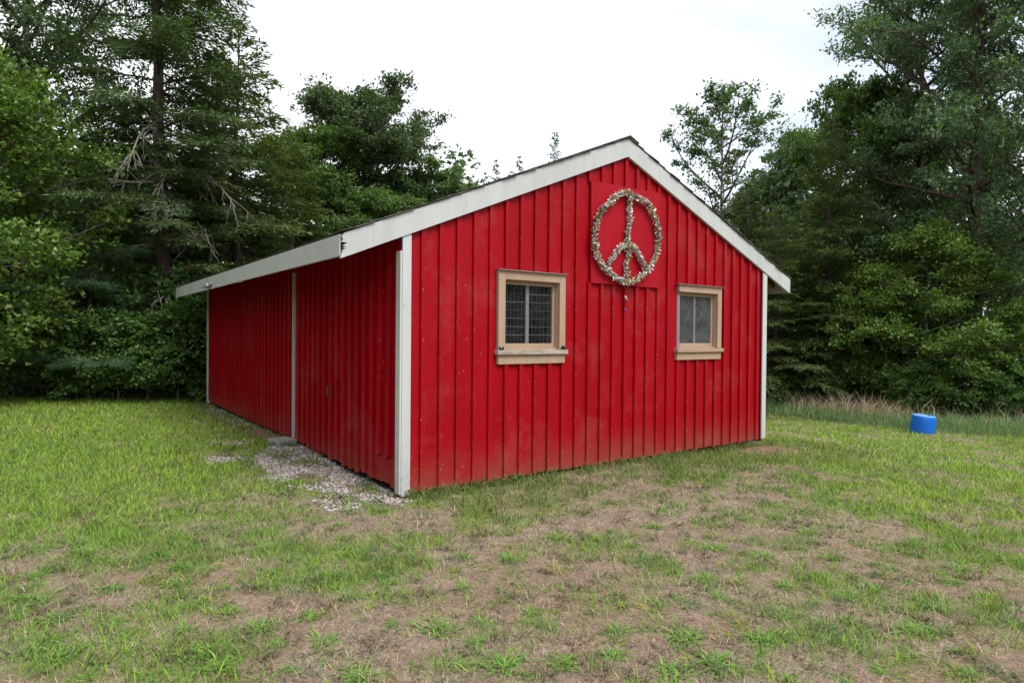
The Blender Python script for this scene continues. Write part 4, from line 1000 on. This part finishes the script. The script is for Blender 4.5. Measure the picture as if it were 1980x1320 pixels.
# many small weeds as one mass
def weeds():
    r_ = np.random.default_rng(9); vs = []; cs = []; q = []; tq = []; n0 = 0; xs = []; ys = []; LN = []; WD = []; TL = []; AZ = []; CC = []
    for i in range(3300):
        y = r_.uniform(2.4, 8.5); x = r_.uniform(-1, 1) * (0.8 * y + 1); a, b = to_ab(x, y)
        if (a > -0.1 and a < W + 0.1 and b > -0.1): continue
        if gravel_amount(np.array([x]), np.array([y]))[0] > 0.5 and r_.random() < 0.7: continue
        n = r_.integers(10, 26); rad = r_.uniform(0.045, 0.14) ; az, tl, ln, wd, bx_, by_ = rosette_arrays(r_, n, rad)
        xs.append(x + bx_); ys.append(y + by_); LN.append(ln); WD.append(wd * 0.8); TL.append(tl); AZ.append(az)
        c = [(0.14, 0.26, 0.05), (0.28, 0.34, 0.05), (0.10, 0.17, 0.075), (0.17, 0.30, 0.055), (0.20, 0.14, 0.10), (0.16, 0.15, 0.075), (0.13, 0.12, 0.07)][r_.integers(0, 7)]; CC.append(np.array(c)[None] * r_.uniform(0.7, 1.2, (n, 1)))
    o = link('small_weeds', blades(np.concatenate(xs), np.concatenate(ys), np.concatenate(LN), np.concatenate(WD), np.concatenate(TL), np.concatenate(AZ), np.concatenate(CC), 'small_weeds'), BLADE)
    tag(o, 'small green weeds scattered over the dry lawn', 'weeds', kind='stuff')
    # leafy weeds at the foot of the gable and on the gravel
    P = []; D = []; C = []
    def clump(x, y, r, n, c, hgt):
        z = gz(x, y); p = np.stack([x + r_.normal(0, r, n), y + r_.normal(0, r, n), z + r_.random(n) * hgt], -1); P.append(p); D.append(r_.normal(0, 1, (n, 3)) * np.array((1, 1, 0.4))); C.append(np.array(c)[None] * r_.uniform(0.7, 1.25, (n, 1)))
    for i in range(60):
        a = r_.uniform(0.02, 1) ** 1.4 * 5.6; x, y = from_ab(a, -0.07 - abs(r_.normal(0, 0.06))); clump(x, y, 0.05, r_.integers(10, 34), (0.09, 0.19, 0.035) if r_.random() < .7 else (0.15, 0.22, 0.04), r_.uniform(0.04, 0.11))
    for i in range(26):
        a, b = -r_.uniform(0.05, 1.1), r_.uniform(-0.3, 3.6); x, y = from_ab(a, b); clump(x, y, 0.06, r_.integers(14, 36), (0.08, 0.15, 0.035), r_.uniform(0.03, 0.09))
    P = np.concatenate(P); D = np.concatenate(D); C = np.concatenate(C); m = len(P)
    o = link('leafy_weeds', leaves_mesh(P, D, r_.normal(0, 0.4, (m, 3)) + np.array((0, 0, 1)), 0.035 * r_.uniform(0.6, 1.4, m), 0.02, C, 'leafy_weeds'), LEAF)
    tag(o, 'leafy green weeds along the foot of the barn walls', 'weeds', kind='stuff')
weeds()

# gravel
def gravel():
    r_ = np.random.default_rng(5); n = 60000; a = -r_.uniform(-0.02, 1.5, n); b = r_.uniform(-0.5, 9.2, n); x, y = from_ab(a, b)
    k = r_.random(n) < gravel_amount(x, y) ** 1.2; x, y = x[k][:9000], y[k][:9000]; n = len(x); z = ground_z(x, y)
    s = 0.005 + 0.016 * r_.random(n) ** 2.2
    oc = np.array([(1, 0, 0), (-1, 0, 0), (0, 1, 0), (0, -1, 0), (0, 0, 1), (0, 0, -1)], float)
    v = (oc[None] * r_.uniform(0.6, 1.3, (n, 6, 1)) + r_.normal(0, 0.25, (n, 6, 3))) * s[:, None, None] * np.array((1, 1, 0.7))
    th = r_.random(n) * 6.28; c, sn = np.cos(th)[:, None], np.sin(th)[:, None]
    vx_ = v[..., 0] * c - v[..., 1] * sn; vy_ = v[..., 0] * sn + v[..., 1] * c
    v = np.stack([vx_ + x[:, None], vy_ + y[:, None], v[..., 2] + z[:, None] + s[:, None] * 0.4], -1).reshape(-1, 3)
    t = np.array([(0, 2, 4), (2, 1, 4), (1, 3, 4), (3, 0, 4), (2, 0, 5), (1, 2, 5), (3, 1, 5), (0, 3, 5)]); f = (np.arange(n)[:, None, None] * 6 + t[None]).reshape(-1, 3)
    pal = np.array([(0.47, 0.42, 0.405), (0.40, 0.33, 0.315), (0.52, 0.49, 0.475), (0.26, 0.235, 0.23), (0.42, 0.345, 0.315)])
    cc_ = pal[r_.integers(0, 5, n)] * r_.uniform(0.75, 1.15, (n, 1))
    o = link('gravel', mesh_np('gravel', v, None, f, np.repeat(cc_, 8, 0)), STONE); tag(o, 'pale pinkish crushed gravel spilling along the left wall', 'gravel', kind='stuff')
gravel()

# tall grass strip on the right
def tall_grass():
    r_ = np.random.default_rng(15); n = 60000; x = r_.uniform(5.0, 16, n); y = r_.uniform(9.5, 20.5, n); e = edge_dist(x, y) + 0.35 * (fbm(x, y, 91) - 0.5)
    k = (e > 0) & (e < 1.9); x, y, e = x[k], y[k], e[k]; k = np.hypot(x - bx, y - by) > 0.27; x, y, e = x[k], y[k], e[k]; n = len(x)
    ln = r_.uniform(0.22, 0.46, n) * (0.65 + 0.45 * sst(0, 0.5, e)); c0 = np.array((0.13, 0.23, 0.09)); c1 = np.array((0.23, 0.35, 0.16)); t = r_.random((n, 1))
    c = (c0 * (1 - t) + c1 * t) * r_.uniform(0.75, 1.2, (n, 1)); d = r_.random(n) < 0.06; c[d] = np.array((0.32, 0.25, 0.14))
    o = link('tall_grass', blades(x, y, ln, r_.uniform(0.006, 0.012, n), np.abs(r_.normal(0.2, 0.28, n)), r_.random(n) * 6.283, c, 'tall_grass', 1.4), BLADE); tag(o, 'unmown blue green grass strip along the right edge of the lawn', 'grass', kind='stuff')
    # dry seed stalks
    n = 40000; x = r_.uniform(6.0, 16, n); y = r_.uniform(10, 21, n); e = edge_dist(x, y); w = sst(0.47, 0.60, fbm(x * 0.55 + 3, y * 0.55, 19)) * 0.05 + 0.9 * np.exp(-((x - 8.6) / 1.05) ** 2 - ((e - 1.5) / 0.6) ** 2)
    k = (e > 0.9) & (e < 2.3) & (r_.random(n) < w * 0.55); x, y = x[k][:2300], y[k][:2300]; n = len(x)
    ln = r_.uniform(0.4, 0.85, n); t = r_.random((n, 1)); c = (np.array((0.52, 0.42, 0.31)) * (1 - t) + np.array((0.34, 0.25, 0.18)) * t)
    xs = np.repeat(x, 2) + r_.normal(0, 0.02, n * 2); ys = np.repeat(y, 2) + r_.normal(0, 0.02, n * 2)
    o = link('dry_weeds', blades(xs, ys, np.repeat(ln, 2) * r_.uniform(0.7, 1.1, n * 2), r_.uniform(0.008, 0.016, n * 2), np.abs(r_.normal(0.12, 0.15, n * 2)), r_.random(n * 2) * 6.283, np.repeat(c, 2, 0), 'dry_weeds', 0.9), BLADE); tag(o, 'dry tan weed stalks standing behind the tall grass strip', 'weeds', kind='stuff')
    # rank growth at the left wood edge
    n = 9000; x = r_.uniform(-14, -4.5, n); y = r_.uniform(14, 16, n); e = left_wood(x, y); k = (e > -0.15) & (e < 0.9); x, y = x[k], y[k]; n = len(x); t = r_.random((n, 1))
    c = (np.array((0.06, 0.11, 0.03)) * (1 - t) + np.array((0.16, 0.15, 0.06)) * t) * r_.uniform(0.7, 1.2, (n, 1))
    o = link('edge_grass', blades(x, y, r_.uniform(0.12, 0.42, n), r_.uniform(0.006, 0.012, n), np.abs(r_.normal(0.2, 0.2, n)), r_.random(n) * 6.283, c, 'edge_grass', 0.8), BLADE); tag(o, 'rough grass fringe at the foot of the left wood', 'grass', kind='stuff')
tall_grass()

# longer grass the mower misses along the foot of the walls
def wall_grass():
    r_ = np.random.default_rng(25); n = 3000; a = r_.uniform(0.0, 6.35, n); b = -0.035 - np.abs(r_.normal(0, 0.07, n)); k = r_.random(n) < 0.25 + 0.9 * sst(0.35, 0.6, fbm(a * 1.8, b, 57)); a, b = a[k], b[k]
    x, y = from_ab(a, b); n = len(x); t = r_.random((n, 1)); c = (np.array((0.13, 0.23, 0.05)) * (1 - t) + np.array((0.24, 0.21, 0.10)) * t) * r_.uniform(0.7, 1.2, (n, 1))
    o = link('wall_grass', blades(x, y, r_.uniform(0.05, 0.15, n), r_.uniform(0.003, 0.0065, n), np.abs(r_.normal(0.2, 0.25, n)), r_.random(n) * 6.283, c, 'wall_grass', 0.7), BLADE)
    tag(o, 'longer unmown grass along the foot of the gable wall', 'grass', kind='stuff')
wall_grass()
